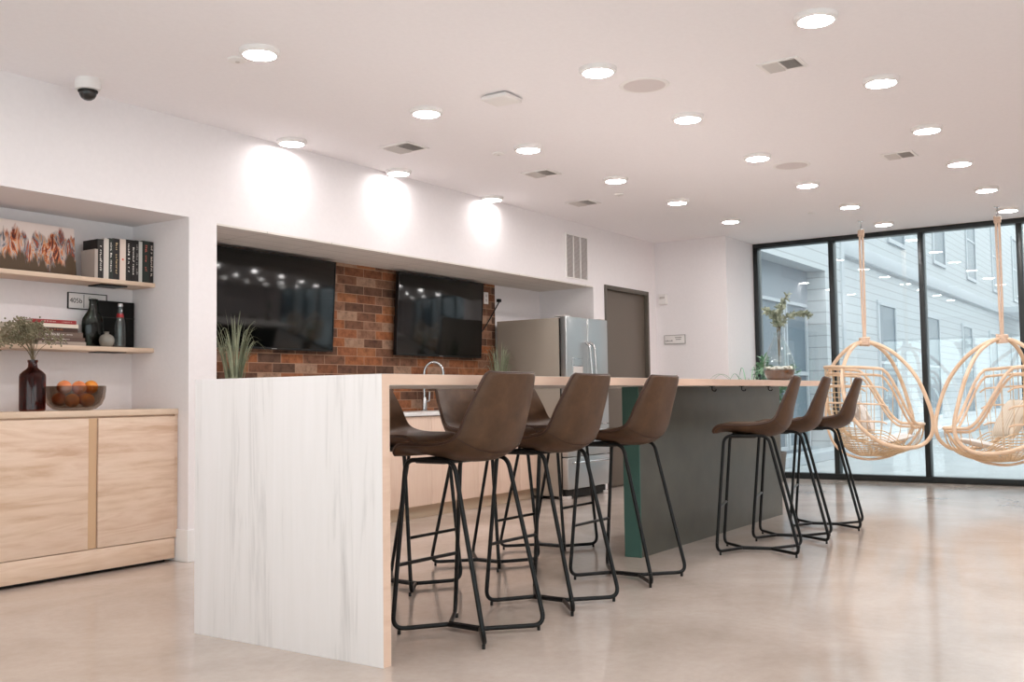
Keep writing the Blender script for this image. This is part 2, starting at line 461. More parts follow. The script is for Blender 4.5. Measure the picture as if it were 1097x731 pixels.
# baseboards
struct('baseboard_left', MB().box((NX1, YL - .016, 0), (KX0, YL, .195), .004).box((NX1 - .014, YL - .016, 0), (NX1, NB, .195), .004)
       .box((KX1, YL - .016, 0), (DX0 - .05, YL, .15), .004).box((DX1 + .05, YL - .016, 0), (7.705, YL, .15), .004), M['trim'])
struct('baseboard_far', MB().box((7.689, 1.752, 0), (7.705, YL, .15), .004).box((7.689, 1.752, 0), (XW - .05, 1.768, .15), .004), M['trim'])

# door in the left wall
dr = thing('door_1', None, None, ((DX0 + DX1) / 2, YL, 0), kind='structure')
hw = (DX1 - DX0) / 2
MB().box((-hw + .045, .03, .008), (hw - .045, .075, DZ - .045), .002).build('door_leaf', M['door'], dr)
MB().box((-hw, -.012, 0), (-hw + .045, .12, DZ), .002).box((hw - .045, -.012, 0), (hw, .12, DZ), .002).box((-hw + .045, -.012, DZ - .045), (hw - .045, .12, DZ), .002).build('door_frame', M['doorframe'], dr)
for z in (.28, 1.05, 1.86):
    MB().tube([(-hw + .052, .018, z - .055), (-hw + .052, .018, z + .055)], .011, n=10).box((-hw + .052, .024, z - .055), (-hw + .085, .031, z + .055)).build('hinge', M['chrome'], dr)
lv = MB().tube(fillet([(hw - .11, .03, 1.0), (hw - .11, -.03, 1.0), (hw - .23, -.03, 1.0)], .02), .01)
lv.lathe([(0, 0), (.028, 0), (.028, .012), (0, .012)], 20, (hw - .11, .03, 1.0), Matrix.Rotation(PI / 2, 4, 'X'))
lv.build('lever_handle', M['chrome'], dr)

# window wall at the far end
win = thing('window_1', None, None, (XW, 0, 0), kind='structure')
posts = [1.768 - .028, .858, -.100, -1.053, -2.006, -2.972]
fr = MB()
for y in posts:
    fr.box((-.06, y - .027, .066), (.07, y + .027, HC - .052), .003)
fr.box((-.06, -3.0, 0), (.07, 1.768, .066), .003); fr.box((-.06, -3.0, HC - .052), (.07, 1.768, HC), .003)
fr.build('window_frame', M['window_black'], win)
for a, b in zip(posts, posts[1:]):
    MB().box((.012, b + .027, .066), (.022, a - .027, HC - .052)).build('window_pane', M['pane'], win)
# windows in the wall behind the viewpoint
wb = thing('window_2', None, None, (X0, 0, 0), kind='structure')
fb = MB(); ys = [Y0 + .3 + i * (YB - Y0 - .6) / 6 for i in range(7)]
for y in ys: fb.box((-.08, y - .03, .06), (.0, y + .03, 2.25 - .05))
fb.box((-.08, ys[0], 0), (0, ys[-1], .06)); fb.box((-.08, ys[0], 2.2), (0, ys[-1], 2.25))
fb.build('window_frame', M['window_black'], wb)
for a, b in zip(ys, ys[1:]):
    MB().box((-.05, a + .03, .06), (-.04, b - .03, 2.2)).build('window_pane', M['pane'], wb)

# ------------------------------------------------------------------ ceiling fixtures
lamp0 = None
def lamp(x, y, label, group=None):
    global lamp0
    if lamp0 is None:
        t = thing('ceiling_light', label, 'ceiling light', (x, y, HC))
        MB().lathe([(.079, -.022), (.081, -.027), (.092, -.026), (.099, -.019), (.101, 0), (.08, 0)], 40).build('trim_ring', M['white_plastic'], t)
        MB().lathe([(0, -.0235), (.0795, -.0235), (.0795, -.018), (0, -.018)], 40).build('lens', M['lamp'], t)
        lamp0 = t
    else:
        t = copy_tree(lamp0); t.location = (x, y, HC); tag(t, label)
    if group: t['group'] = group
    return t
ordn = ['nearest', 'second', 'third', 'fourth', 'fifth', 'sixth']
wash = []
def row(xs, y, where, grp):
    for i, x in enumerate(xs):
        t = lamp(x, y[i] if isinstance(y, list) else y, f'round ceiling light, {ordn[i]} from the camera {where}', grp)
        if 'beside the wall' in where: wash.append(t)
row([1.93, 3.06, 4.35], [2.508, 2.534, 2.563], 'beside the wall above the televisions', 'wall washing ceiling lights')
row([.60, 1.92, 3.05, 4.34, 5.51, 6.77], 1.33, 'between island and television wall', 'round ceiling lights')
row([1.86, 3.01, 4.30, 5.50, 6.72, 7.96], [.1, .1, .125, .14, .13, .13], 'in the row above the island', 'round ceiling lights')
row([1.81, 2.98, 4.235, 5.44, 6.675, 7.90], [-1.088, -1.09, -1.072, -1.056, -1.053, -1.05], 'above the open floor right of the island', 'round ceiling lights')
for x, y in [(-.6, .1), (-.6, -1.09), (-.6, 1.33)] + [(x, -2.27) for x in (-.6, .6, 1.8, 2.98, 4.23, 5.44, 6.68, 7.9)]:  # extra unseen lights continuing the grid, added to brighten the room
    lamp(x, y, 'round white ceiling light added out of view to brighten the room, behind or right of the viewpoint', 'added ceiling lights out of view')

wl_ = None
for t in wash:                     # the wall washers have a dimmer lens than the room lights
    for c in kids(t):
        if c.name.startswith('lens'):
            if wl_ is None:
                wl_ = c.data.copy(); wl_.materials[0] = M['lamp_wash']
            c.data = wl_
def ceiling_vent(x, y, a, b, label):
    """a along X, b along Y; two louvred halves tilted opposite ways"""
    t = thing('ceiling_vent', label, 'air vent', (x, y, HC), group='ceiling air vents')
    fb = MB(); fw = .022
    fb.box((-a / 2, -b / 2, -.008), (a / 2, -b / 2 + fw, 0), .002).box((-a / 2, b / 2 - fw, -.008), (a / 2, b / 2, 0), .002)
    fb.box((-a / 2, -b / 2 + fw, -.008), (-a / 2 + fw, b / 2 - fw, 0), .002).box((a / 2 - fw, -b / 2 + fw, -.008), (a / 2, b / 2 - fw, 0), .002)
    fb.box((-a / 2 + fw, -.006, -.007), (a / 2 - fw, .006, 0))
    fb.build('frame', M['white_plastic'], t)
    MB().box((-a / 2 + fw, -b / 2 + fw, -.002), (a / 2 - fw, b / 2 - fw, -.0005)).build('backing', M['grille_dark'], t)
    sl = MB(); n = 8
    for half in (-1, 1):
        for i in range(n):
            xx = -a / 2 + fw + (i + .5) * (a - 2 * fw) / n
            y0, y1 = (.006, b / 2 - fw) if half < 0 else (-b / 2 + fw, -.006)
            ang = R(38 if half < 0 else -30)
            sl.box((-.012, y0, -.0008), (.012, y1, .0008), M=Matrix.Translation((xx, 0, -.006)) @ Matrix.Rotation(ang, 4, 'Y'))
    sl.build('louvre', M['grey_grille'], t)
ceiling_vent(2.392, -.727, .185, .225, 'square white ceiling vent between the two right-hand light rows, nearest the camera')
ceiling_vent(2.53, 2.028, .235, .275, 'square white ceiling vent in front of the second wall washing light')
ceiling_vent(3.80, 1.70, .21, .25, 'small ceiling vent behind the little round detector')
ceiling_vent(4.92, -.735, .21, .225, 'far ceiling vent to the right, before the hanging chairs')
ceiling_vent(5.05, 2.05, .23, .25, 'farthest ceiling vent, in front of the tall wall grille')

def speaker(x, y, label):
    t = thing('ceiling_speaker', label, 'speaker', (x, y, HC), group='round ceiling speakers')
    MB().lathe([(.118, -.006), (.126, -.009), (.138, -.006), (.142, 0), (.12, 0)], 40).build('rim', M['white_plastic'], t)
    MB().lathe([(0, -.006), (.119, -.006), (.119, -.001), (0, -.001)], 40).build('grille', mat('speaker_cloth', (216, 207, 206), .8), t)
speaker(2.267, .028, 'round white ceiling speaker beside the second row light, nearer one')
speaker(4.756, .022, 'round white ceiling speaker farther along towards the window')

t = thing('access_point', 'square white wireless box mounted on the ceiling', 'wireless box', (1.955, .795, HC), R(2))
MB().box((-.092, -.092, -.034), (.092, .092, -.008), .02, 4).build('body', M['white_plastic'], t)
MB().box((-.07, -.07, -.009), (.07, .07, 0), .003).build('mount_plate', M['grey_grille'], t)
for (x, y, s, lb) in [(3.064, 1.594, .045, 'small round detector between the lights of the middle row'), (4.913, 1.607, .04, 'tiny far round detector near the row of lights by the television wall'),
                      (.62, 1.52, .05, 'small flat disc beside the large upper left light')]:
    t = thing('smoke_detector', lb, 'detector', (x, y, HC), group='small round ceiling detectors')
    MB().lathe([(0, -.014), (s * .7, -.014), (s * .95, -.009), (s, 0), (0, 0)], 28).build('cover', M['white_plastic'], t)
    MB().lathe([(0, -.017), (s * .22, -.017), (s * .22, -.014), (0, -.014)], 16).build('sensor_dot', M['grey_grille'], t)
for (x, y, lb) in [(6.9, .55, 'small sprinkler cap on the ceiling near the far window corner')]:
    t = thing('ceiling_sprinkler', lb, 'sprinkler', (x, y, HC))
    MB().lathe([(0, -.008), (.03, -.008), (.034, -.004), (.034, 0), (0, 0)], 24).build('cap', M['white_plastic'], t)

t = thing('ceiling_camera', 'white ceiling security camera with a dark dome', 'camera', (.36, 2.42, HC))
MB().lathe([(0, 0), (.066, 0), (.068, -.03), (.064, -.058), (.05, -.062), (0, -.062)], 36).build('housing', M['white_plastic'], t)
MB().lathe([(.046, -.062), (.046, -.07), (.044, -.085), (.034, -.103), (.018, -.113), (0, -.116)], 28).build('dome', mat('smoked_dome', (46, 42, 40), .08), t)
MB().lathe([(.046, -.061), (.052, -.063), (.05, -.071), (.045, -.07)], 28).build('dome_ring', M['dark_gap'], t)

# tall grille on the header wall
t = thing('wall_grille', 'tall white return air grille high on the wall left of the door', 'air grille', (5.915, YL, 2.375))
gf = MB(); a, b = .215, .225
for x0, x1 in ((-.215, -.203), (-.078, -.062), (.062, .078), (.203, .215)): gf.box((x0, -.012, -b + .012), (x1, 0, b - .012))
gf.box((-a, -.012, -b), (a, 0, -b + .012)).box((-a, -.012, b - .012), (a, 0, b)); gf.build('frame', M['white_plastic'], t)
gs = MB()
for x0, x1 in ((-.203, -.078), (-.062, .062), (.078, .203)):
    for i in range(36):
        z = -b + .018 + i * (2 * b - .036) / 35
        gs.box((x0, -.006, -.0007), (x1, .006, .0007), M=Matrix.Translation((0, -.005, z)) @ Matrix.Rotation(R(40), 4, 'X'))
gs.build('louvre', mat('louvre_grey', (190, 182, 178), .5), t)

# far wall: room sign and wall device
t = thing('room_sign', 'small framed room sign on the white wall right of the grey door', 'sign', (7.705, 2.405, 1.602), group=None)
MB().box((-.008, -.127, -.05), (0, .127, .05), .001).build('plate', M['white_plastic'], t)
MB().box((-.011, -.13, .046), (0, .13, .052)).box((-.011, -.13, -.052), (0, .13, -.046)).box((-.011, -.13, -.046), (0, -.125, .046)).box((-.011, .125, -.046), (0, .13, .046)).build('frame', M['ink_grey'], t)
strokes(31, .085, .042, M_face_x(-.0085, .073, -.012), M['ink'], t)
for k, (s, wd) in enumerate(((.022, .08), (.0, .065))):
    MB().box((-.0087, -.045 - wd / 2, s - .005), (-.008, -.045 + wd / 2, s + .005)).build('lettering', M['ink_grey'], t)
t = thing('wall_alarm', 'small pale alarm box on the white wall above the room sign', 'alarm', (7.705, 2.535, 2.07))
MB().box((-.035, -.05, -.06), (0, .05, .06), .008, 3).build('body', M['white_plastic'], t)
MB().box((-.046, -.03, .005), (-.034, .03, .03), .004).build('strobe', M['grey_grille'], t)

# ------------------------------------------------------------------ book niche: cabinet, shelves and what they carry
CY = YL + .09        # cabinet front plane
cx0, cx1 = NX0 + .012, NX1 + .0 - .004
t = thing('storage_cabinet', 'long light oak cabinet built into the book niche', 'cabinet', ((cx0 + cx1) / 2, CY, 0))
hx = (cx1 - cx0) / 2; cd = NB - CY - .006; ox = (cx0 + cx1) / 2
def cb(x): return x - ox
MB().box((-hx, .022, .02), (hx, cd, .899), .001).build('carcass', M['oak'], t)
MB().box((-hx, 0.0, .899), (hx, cd, .934), .002).build('top_board', M['oak_shelf'], t)
MB().box((-hx, .004, .022), (hx - .02, .022, .145), .002).box((hx - .022, .006, .145), (hx, .022, .899)).build('plinth', M['oak'], t)
MB().box((-hx + .02, .05, 0), (hx - .06, cd - .03, .02)).build('feet', M['dark_gap'], t)
for x0, x1 in ((NX0 + .03, .583), (.645, cx1 - .026)):
    MB().box((cb(x0), .0, .15), (cb(x1), .02, .888), .002).build('door', M['oak'], t)
MB().box((cb(.588), .010, .15), (cb(.640), .0215, .888)).build('finger_groove', mat('groove_oak', (206, 172, 138), .5), t)

SY = 2.965
sh_up = thing('oak_shelf', 'upper thick oak shelf in the book niche', 'shelf', ((NX0 + NX1) / 2, SY, 1.704), group='oak niche shelves')
hs = (NX1 - NX0) / 2 - .002
MB().box((-hs, 0, 0), (hs, NB - SY - .002, .026), .002).build('board', M['oak_shelf'], sh_up)
MB().box((hs - .34, .06, -.008), (hs - .16, .2, 0)).build('bracket', M['black'], sh_up)
sh_lo = copy_tree(sh_up); sh_lo.location = ((NX0 + NX1) / 2, SY + .01, 1.289); tag(sh_lo, 'lower thick oak shelf in the book niche')
for c in kids(sh_lo):
    if c.name.startswith('board'): c.scale = (1, (NB - SY - .013) / (NB - SY), 1.05)
    else: c.scale = (1, .9, .6)
ZU, ZL, ZC = 1.730, 1.3163, .934

# art
m = mat('painted_canvas', (240, 226, 216), .6); n_ = NT(m)
v = n_.coords((1, 1, 1), (0, 0, 0))
sp = n_.n('ShaderNodeSeparateXYZ'); n_.l(v, sp.inputs['Vector'])
nA = n_.n('ShaderNodeTexNoise', Scale=9.0, Detail=5.0, Roughness=.7, Distortion=1.5); mpv = n_.coords((2.3, 1, .62), (0, R(24), 0)); n_.l(mpv, nA.inputs['Vector'])
cA = n_.ramp(nA.outputs['Fac'], [(.30, (48, 34, 34)), (.38, (112, 50, 40)), (.43, (196, 100, 54)), (.47, (214, 160, 116)), (.5, (198, 186, 180)), (.54, (128, 130, 142)), (.58, (92, 70, 60)), (.63, (190, 84, 52)), (.7, (92, 140, 148))])
nB = n_.n('ShaderNodeTexNoise', Scale=7.0, Detail=4.0, Distortion=.8); n_.l(mpv, nB.inputs['Vector'])
zz = n_.n('ShaderNodeMath', operation='MULTIPLY_ADD'); zz.inputs[1].default_value = .30; n_.l(nB.outputs['Fac'], zz.inputs[0]); n_.l(sp.outputs['Z'], zz.inputs[2])
g1 = n_.ramp(zz.outputs[0], [(.375, (0, 0, 0)), (.40, (255, 255, 255))]); g2 = n_.ramp(zz.outputs[0], [(.225, (255, 255, 255)), (.26, (0, 0, 0))])
mA = n_.n('ShaderNodeMix', data_type='RGBA'); n_.l(g1, mA.inputs['Factor']); n_.l(cA, mA.inputs[6]); mA.inputs[7].default_value = lin((238, 224, 218))
mB = n_.n('ShaderNodeMix', data_type='RGBA'); n_.l(g2, mB.inputs['Factor']); n_.l(mA.outputs[2], mB.inputs[6]); mB.inputs[7].default_value = lin((86, 68, 50))
n_.l(mB.outputs[2], n_.b.inputs['Base Color']); M['art'] = m
t = thing('canvas_painting', 'wide abstract painting of orange and grey strokes leaning on the upper shelf', 'painting', (.325, 3.055, ZU), R(2))
MB().box((-.39, 0, .001), (.39, .022, .303), .002).xform(Matrix.Rotation(R(-6), 4, 'X')).build('canvas', M['art'], t)

# upright books on the upper shelf
def book(x, y, z, th, h, d, cover, label, rz=0, group=None, spine=None, lean=0, flat=False):
    """local: spine faces -Y at y=0; th along X, h along Z, d along +Y"""
    t = thing('book', label, 'book', (x, y, z), rz, group)
    c = .003
    if flat: Mx = Matrix(((0, 0, 1, -h / 2), (0, 1, 0, 0), (-1, 0, 0, th / 2), (0, 0, 0, 1)))
    else: Mx = Matrix.Rotation(lean, 4, 'Y')
    cv = MB().box((-th / 2, 0, 0), (-th / 2 + c, d, h)).box((th / 2 - c, 0, 0), (th / 2, d, h)).box((-th / 2 + c, 0, 0), (th / 2 - c, c, h))
    cv.xform(Mx).build('cover', cover, t, smooth=False)
    MB().box((-th / 2 + c, c, .004), (th / 2 - c, d - .004, h - .004)).xform(Mx).build('pages', M['paper'], t, smooth=False)
    if spine:
        for (body, z0, size, mm) in spine:
            if isinstance(body, int):
                if flat: strokes(body, size * 6.5, size, M_face_y(z0 - h / 2, -.0006, th / 2), mm, t)
                else: strokes(body, h * .72, size, Mx @ Matrix.Translation((0, -.0006, z0)) @ Matrix.Rotation(PI / 2, 4, 'X') @ Matrix.Rotation(-PI / 2, 4, 'Z'), mm, t)
            elif flat: text(body, size, M_face_y(z0 - h / 2, -.0006, th / 2), mm, t)
            else: text(body, size, Mx @ Matrix.Translation((0, -.0006, z0)) @ Matrix.Rotation(PI / 2, 4, 'X') @ Matrix.Rotation(-PI / 2, 4, 'Z'), mm, t)
    return t
K = mat('book_black', (34, 30, 29), .5); KG = mat('book_dark_green', (38, 46, 42), .5); W_ = mat('book_ivory', (212, 204, 196), .6); G_ = mat('book_grey', (176, 164, 156), .6); P_ = mat('book_pink_white', (226, 208, 196), .6); LG = mat('book_light_grey', (192, 190, 186), .6)
U = [(.021, .170, G_, 'short grey clothbound book at the left end of the upright row', None),
     (.036, .232, K, 'black book with a white dotted title beside the short grey book', M['ink_white']),
     (.030, .240, W_, 'plain ivory book third in the upright row', None),
     (.024, .245, KG, 'black book with a white spine title right of the ivory one', M['ink_white']),
     (.040, .248, K, 'thick black book with a tan title left of the pale pink book', M['ink_gold']),
     (.037, .250, P_, 'pale pinkish white book with a small red mark on its spine', None),
     (.034, .252, K, 'black book with a pale title just right of the pink book', M['ink_white']),
     (.022, .252, K, 'thin black book with a bold white title, second right of the pink book', M['ink_white']),
     (.022, .254, K, 'thin black book with a grey title left of the light grey book', M['ink_grey']),
     (.022, .250, LG, 'thin light grey book near the right end of the row', None),
     (.044, .258, KG, 'dark green black book with a faint red title, second from the row end', M['ink_red']),
     (.026, .258, K, 'black book with pinkish spine writing at the right end of the row', P_)]
U = [(u[0] * (1.14 if i else 1), *u[1:]) for i, u in enumerate(U)]
tot = sum(u[0] for u in U) + .001 * len(U); x = 1.192 - tot
for i, (th, h, c, lb, ink) in enumerate(U):
    h *= 1.03
    sp_ = None
    if ink is not None: sp_ = [(i + 1, h * .54, min(.026, th * .8), ink)]
    d = .15 if i else .14
    b_ = book(x + th / 2, 2.985 + (0 if i else -.006), ZU + .0005, th, h, d, c, lb, 0, 'upright books on the upper shelf', sp_)
    if i == 5: MB().box((-.006, -.0012, .125), (.006, -.0002, .137)).build('red_mark', M['ink_red'], b_)
    x += th + .001
# stack of flat books on the lower shelf
random.seed(3)
z = ZL + .0005
S = [(.300, .022, mat('book_taupe', (168, 152, 140), .6), 'bottom book of the stack, taupe with dark lettering', [('The Football Book', .12, .017, M['ink'])], .585),
     (.310, .024, mat('book_brown', (96, 76, 68), .6), 'brown book with small white lettering, second from the stack bottom', [(21, .08, .013, M['ink_white']), (22, .175, .011, M['ink_white'])], .575),
     (.285, .030, mat('book_umber', (112, 94, 84), .6), 'brown book with large white lettering, third in the stack', [('The World', .085, .022, M['ink_white']), (23, .185, .012, M['ink_white'])], .572),
     (.255, .024, mat('book_dark', (66, 44, 36), .6), 'dark brown book fourth from the bottom of the stack', [(24, .10, .018, mat('ink_rust', (150, 84, 50), .6))], .557),
     (.265, .022, mat('book_cream', (228, 216, 202), .6), 'plain cream book second from the top of the stack', None, .555),
     (.270, .022, mat('book_red', (150, 44, 46), .6), 'red spined book lying on top of the stack', [(25, .10, .014, P_), (26, .21, .009, P_)], .535)]
for i, (ln, th, c, lb, sp_, xc) in enumerate(S):
    book(xc, 3.0, z, th, ln, .18, c, lb, R(random.uniform(-1.5, 1.5)), 'books stacked on the lower shelf', sp_, flat=True)
    z += th + .0006
z2 = ZL + .0005
for i, (ln, th, c, lb) in enumerate([(.21, .045, mat('book_olive', (120, 106, 84), .6), 'olive book lying behind the dried flowers, under a grey one'),
                                     (.21, .045, mat('book_drab', (150, 138, 120), .6), 'drab grey book second of the pile behind the dried flowers'),
                                     (.17, .03, mat('book_sand', (186, 172, 154), .6), 'sand coloured book on top of the pile behind the dried flowers')]):
    book(.305 + .02 * i, 3.0, z2, th, ln, .17, c, lb, R([0, 1.5, -1][i]), 'pile of flat books behind the dried flowers', None, flat=True)
    z2 += th + .0006

# 405b sign on the niche back wall
t = thing('room_sign', 'framed 405b room sign on the niche back wall', 'sign', (.872, NB, 1.606))
MB().box((-.13, -.008, -.05), (.13, 0, .05), .001).build('plate', M['white_plastic'], t)
MB().box((-.133, -.011, .046), (.133, 0, .051)).box((-.133, -.011, -.051), (.133, 0, -.046)).box((-.133, -.011, -.046), (-.128, 0, .046)).box((.128, -.011, -.046), (.133, 0, .046)).box((-.027, -.0095, -.04), (-.024, -.006, .04)).build('frame', M['ink'], t)
text('405b', .042, M_face_y(-.078, -.0085, 0), M['ink'], t)
text('Com', .028, M_face_y(.032, -.0085, .02), M['ink_grey'], t)
text('Ro', .028, M_face_y(.045, -.0085, -.018), M['ink_grey'], t)

# bottles and vase on the lower shelf
t = thing('green_bottle', 'large dark green bottle with broad shoulders on the lower shelf', 'bottle', (.846, 3.098, ZL + .0005))
MB().lathe([(0, 0), (.068, 0), (.073, .006), (.074, .15), (.07, .175), (.05, .205), (.034, .225), (.028, .25), (.027, .285), (.031, .286), (.031, .296), (.023, .296), (.023, .25), (.028, .222), (.066, .172), (.07, .15), (.069, .01), (0, .008)], 36, sy=.52).build('body', M['green_glass'], t)
t = thing('black_box', 'square black box standing behind the bottles', 'box', (1.035, 3.138, ZL + .0005))
MB().box((-.128, 0, 0), (.128, .065, .297), .004).build('body', mat('box_black', (14, 13, 12), .6, spec=.2), t)
MB().box((-.1285, -.0015, .19), (.1285, .0665, .196)).build('lid_joint', M['dark_gap'], t)
t = thing('round_vase', 'small round clear glass vase before the green bottle', 'vase', (.880, 3.010, ZL + .0005))
MB().lathe([(0, 0), (.02, 0), (.035, .008), (.044, .025), (.046, .043), (.04, .062), (.026, .074), (.014, .079), (.012, .086), (.018, .091), (.016, .092), (.009, .087), (.011, .077), (.024, .071), (.037, .06), (.043, .043), (.041, .026), (.033, .011), (0, .004)], 32).build('body', mat('frosted_glass', (196, 190, 178), .15, trans=.55), t)
random.seed(5)
pb = MB()
for k in range(10): pb.ball((random.uniform(-.02, .02), random.uniform(-.02, .02), random.uniform(.018, .045)), .011, 1)
pb.build('filling', M['dry'], t)
t = thing('soda_bottle', 'slim clear glass bottle with a silver cap and red label', 'bottle', (.992, 3.04, ZL + .0005))
MB().lathe([(0, 0), (.03, 0), (.033, .005), (.033, .13), (.031, .15), (.021, .19), (.015, .215), (.014, .262), (.012, .262), (.013, .214), (.019, .188), (.029, .15), (.03, .01), (0, .006)], 28).build('body', M['clear_glass'], t)
MB().lathe([(.0232, .19), (.0175, .212), (.0168, .211), (.0222, .189)], 28).build('label', mat('label_red', (168, 34, 40), .5), t)
MB().lathe([(0, .275), (.015, .274), (.017, .262), (.0165, .255), (.0145, .255), (.0145, .262), (0, .263)], 24).build('cap', M['chrome'], t)

# amber bottle with dried stems, and the fruit bowl, on the cabinet
t = thing('amber_bottle', 'tall amber glass bottle holding dried stems on the oak cabinet', 'bottle', (.323, 2.86, ZC + .0005))
MB().lathe([(0, 0), (.062, 0), (.068, .008), (.069, .19), (.066, .205), (.05, .222), (.033, .234), (.025, .245), (.023, .27), (.027, .272), (.027, .285), (.019, .285), (.019, .246), (.029, .233), (.06, .205), (.064, .19), (.063, .012), (0, .008)], 40).build('body', M['amber_glass'], t)
d = thing('dried_flowers', 'spray of dried grey green flowers standing in the amber bottle', 'dried flowers', (.323, 2.855, ZC + .02))
random.seed(11); stm = MB(); flw = MB()
for k in range(16):
    ax = random.uniform(-.42, .03) if k > 2 else random.uniform(-.1, .1); ay = random.uniform(-.14, .03)
    hh = random.uniform(.34, .47) - max(0, -ax - .15) * .25
    pts = spline([(random.uniform(-.006, .006), random.uniform(-.006, .006), .02), (ax * .04, ay * .04, .265), (ax * .45, ay * .6, .265 + (hh - .25) * .75), (ax * .8, ay, hh), (ax, ay * 1.1, hh - max(0, abs(ax) - .12) * .35)], 6)
    stm.tube(pts, .0014, n=5)
    for j in range(64):
        i = random.randint(int(len(pts) * .5), len(pts) - 1); p = pts[i]
        q = p + Vector((random.gauss(0, .018), random.gauss(0, .018), random.gauss(0, .016)))
        if q.z < .29: continue
        if j % 3 == 0: stm.tube([p, q], .0007, n=4)
        flw.ball(q, random.uniform(.003, .0075), 1)
stm.build('stem', M['stem'], d); flw.build('blossoms', M['dry'], d)

t = thing('glass_bowl', 'smoked glass bowl full of fruit on the oak cabinet', 'bowl', (.588, 2.875, ZC + .0005))
prof = [(0, 0), (.08, 0), (.115, .008), (.145, .032), (.162, .07), (.168, .115), (.168, .138), (.1665, .140), (.153, .140), (.152, .115), (.147, .075), (.132, .042), (.105, .022), (.07, .016), (0, .015)]
MB().lathe(prof, 48).build('body', M['smoke_glass'], t)
M['peach'] = noise_mat('peach_skin', [(.35, (206, 88, 58)), (.5, (232, 146, 92)), (.7, (240, 188, 130))], nscale=6, rough=.5)
M['orange'] = noise_mat('orange_skin', [(.35, (222, 128, 40)), (.65, (236, 156, 62))], nscale=30, rough=.45, bump=.15)
fr_ = [(-.052, -.056, .0575, 'orange', 'orange at the left front low in the glass bowl'), (.040, -.060, .0575, 'orange', 'orange at the right front low in the glass bowl'), (-.006, .016, .0575, 'peach', 'peach buried at the bottom middle of the bowl'),
       (-.078, .030, .064, 'peach', 'peach low at the back left of the bowl'), (.078, .020, .064, 'peach', 'peach low at the back right of the bowl'),
       (-.078, -.020, .134, 'peach', 'reddish peach on top at the left of the bowl'), (.006, -.030, .131, 'peach', 'reddish peach on top in the middle of the bowl'), (.090, -.018, .134, 'orange', 'yellow orange on top at the right of the bowl')]
for fx, fy, fz, kd, lb in fr_:
    r_ = .040
    f = thing(kd, lb, 'fruit', (.588 + fx, 2.875 + fy, ZC + fz - r_), group='fruit in the glass bowl')
    MB().lathe([(0, 2 * r_ * .95)] + [(r_ * math.sin(a) * 1.0, r_ - r_ * .97 * math.cos(PI - a) * -1 * -1) for a in [PI * k / 14 for k in range(1, 14)]] + [(0, .0012)], 24).build('flesh', M[kd], f, angle=80)
    MB().lathe([(0, 2 * r_ * .95 + .004), (.004, 2 * r_ * .95 + .003), (.005, 2 * r_ * .94), (0, 2 * r_ * .93)], 10).build('stem_button', M['stem'], f)

# ------------------------------------------------------------------ kitchen niche
KF = 2.735; CT = .862; KXE = 5.315
t = thing('kitchen_counter', 'long white worktop with an inset sink under the brick wall', 'worktop', (KX0 + .002, KB - .014, CT - .03))
wl = KXE - KX0 - .004; wd = KB - .013 - (KF - .02)
sx0, sx1 = 3.95 - KX0, 4.55 - KX0
wt = MB().box((0, -wd, 0), (sx0, 0, .03), .002).box((sx1, -wd, 0), (wl, 0, .03), .002).box((sx0, -wd, 0), (sx1, -wd + .1, .03), .002).box((sx0, -.13, 0), (sx1, 0, .03), .002)
wt.build('slab', M['quartz'], t)
MB().box((sx0 - .01, -wd + .09, -.18), (sx1 + .01, -.12, -.175)).box((sx0 - .01, -wd + .09, -.175), (sx0 - .002, -.12, -.001)).box((sx1 + .002, -wd + .09, -.175), (sx1 + .01, -.12, -.001)).box((sx0 - .002, -wd + .09, -.175), (sx1 + .002, -wd + .096, -.001)).box((sx0 - .002, -.126, -.175), (sx1 + .002, -.12, -.001)).build('sink_basin', M['chrome'], t)
nk = 6; kw = (KXE - KX0) / nk
ordk = ['first', 'second', 'third', 'fourth', 'fifth', 'sixth']
for i in range(nk):
    a = KX0 + i * kw + .001; b = a + kw - .002
    t = thing('base_cabinet', f'pale wood kitchen base cabinet under the worktop, {ordk[i]} counting towards the refrigerator', 'cabinet', ((a + b) / 2, KF, 0), group='kitchen base cabinets')
    h_ = (b - a) / 2
    top = CT - .032 if not (a < 4.6 and b > 3.9) else CT - .215
    MB().box((-h_, .02, .105), (h_, KB - KF - .016, top)).build('carcass', M['kitchen_front'], t)
    MB().box((-h_ + .0015, 0, .108), (-.0015, .019, CT - .036), .0015).build('door', M['kitchen_front'], t)
    MB().box((.0015, 0, .108), (h_ - .0015, .019, CT - .036), .0015).build('door', M['kitchen_front'], t)
    MB().box((-h_, .075, 0), (h_, .095, .105)).build('toe_kick', M['kick'], t)

fx, fy = 4.17, 3.205
t = thing('kitchen_faucet', 'chrome gooseneck kitchen faucet in front of the brick wall', 'faucet', (fx, fy, CT))
MB().lathe([(0, 0), (.03, 0), (.03, .008), (.024, .014), (.022, .11), (.018, .12), (0, .12)], 28).build('base', M['chrome'], t)
arc = [(0, 0, .11), (0, 0, .33)] + [(.088 - .088 * math.cos(a), 0, .33 + .105 * math.sin(a)) for a in [PI * k / 16 for k in range(1, 17)]] + [(.176, 0, .25)]
arc = [Matrix.Rotation(R(-38), 4, 'Z') @ Vector(p) for p in arc]
MB().tube(arc, .012, n=14).build('spout', M['chrome'], t)
e = arc[-1]
MB().tube([e + Vector((0, 0, .01)), e - Vector((0, 0, .06))], .016, n=14).build('spray_head', M['chrome'], t)
MB().tube(fillet([(.01, 0, .085), (.055, -.01, .085), (.06, -.012, .17)], .012), .008, n=10).build('handle', M['chrome'], t)

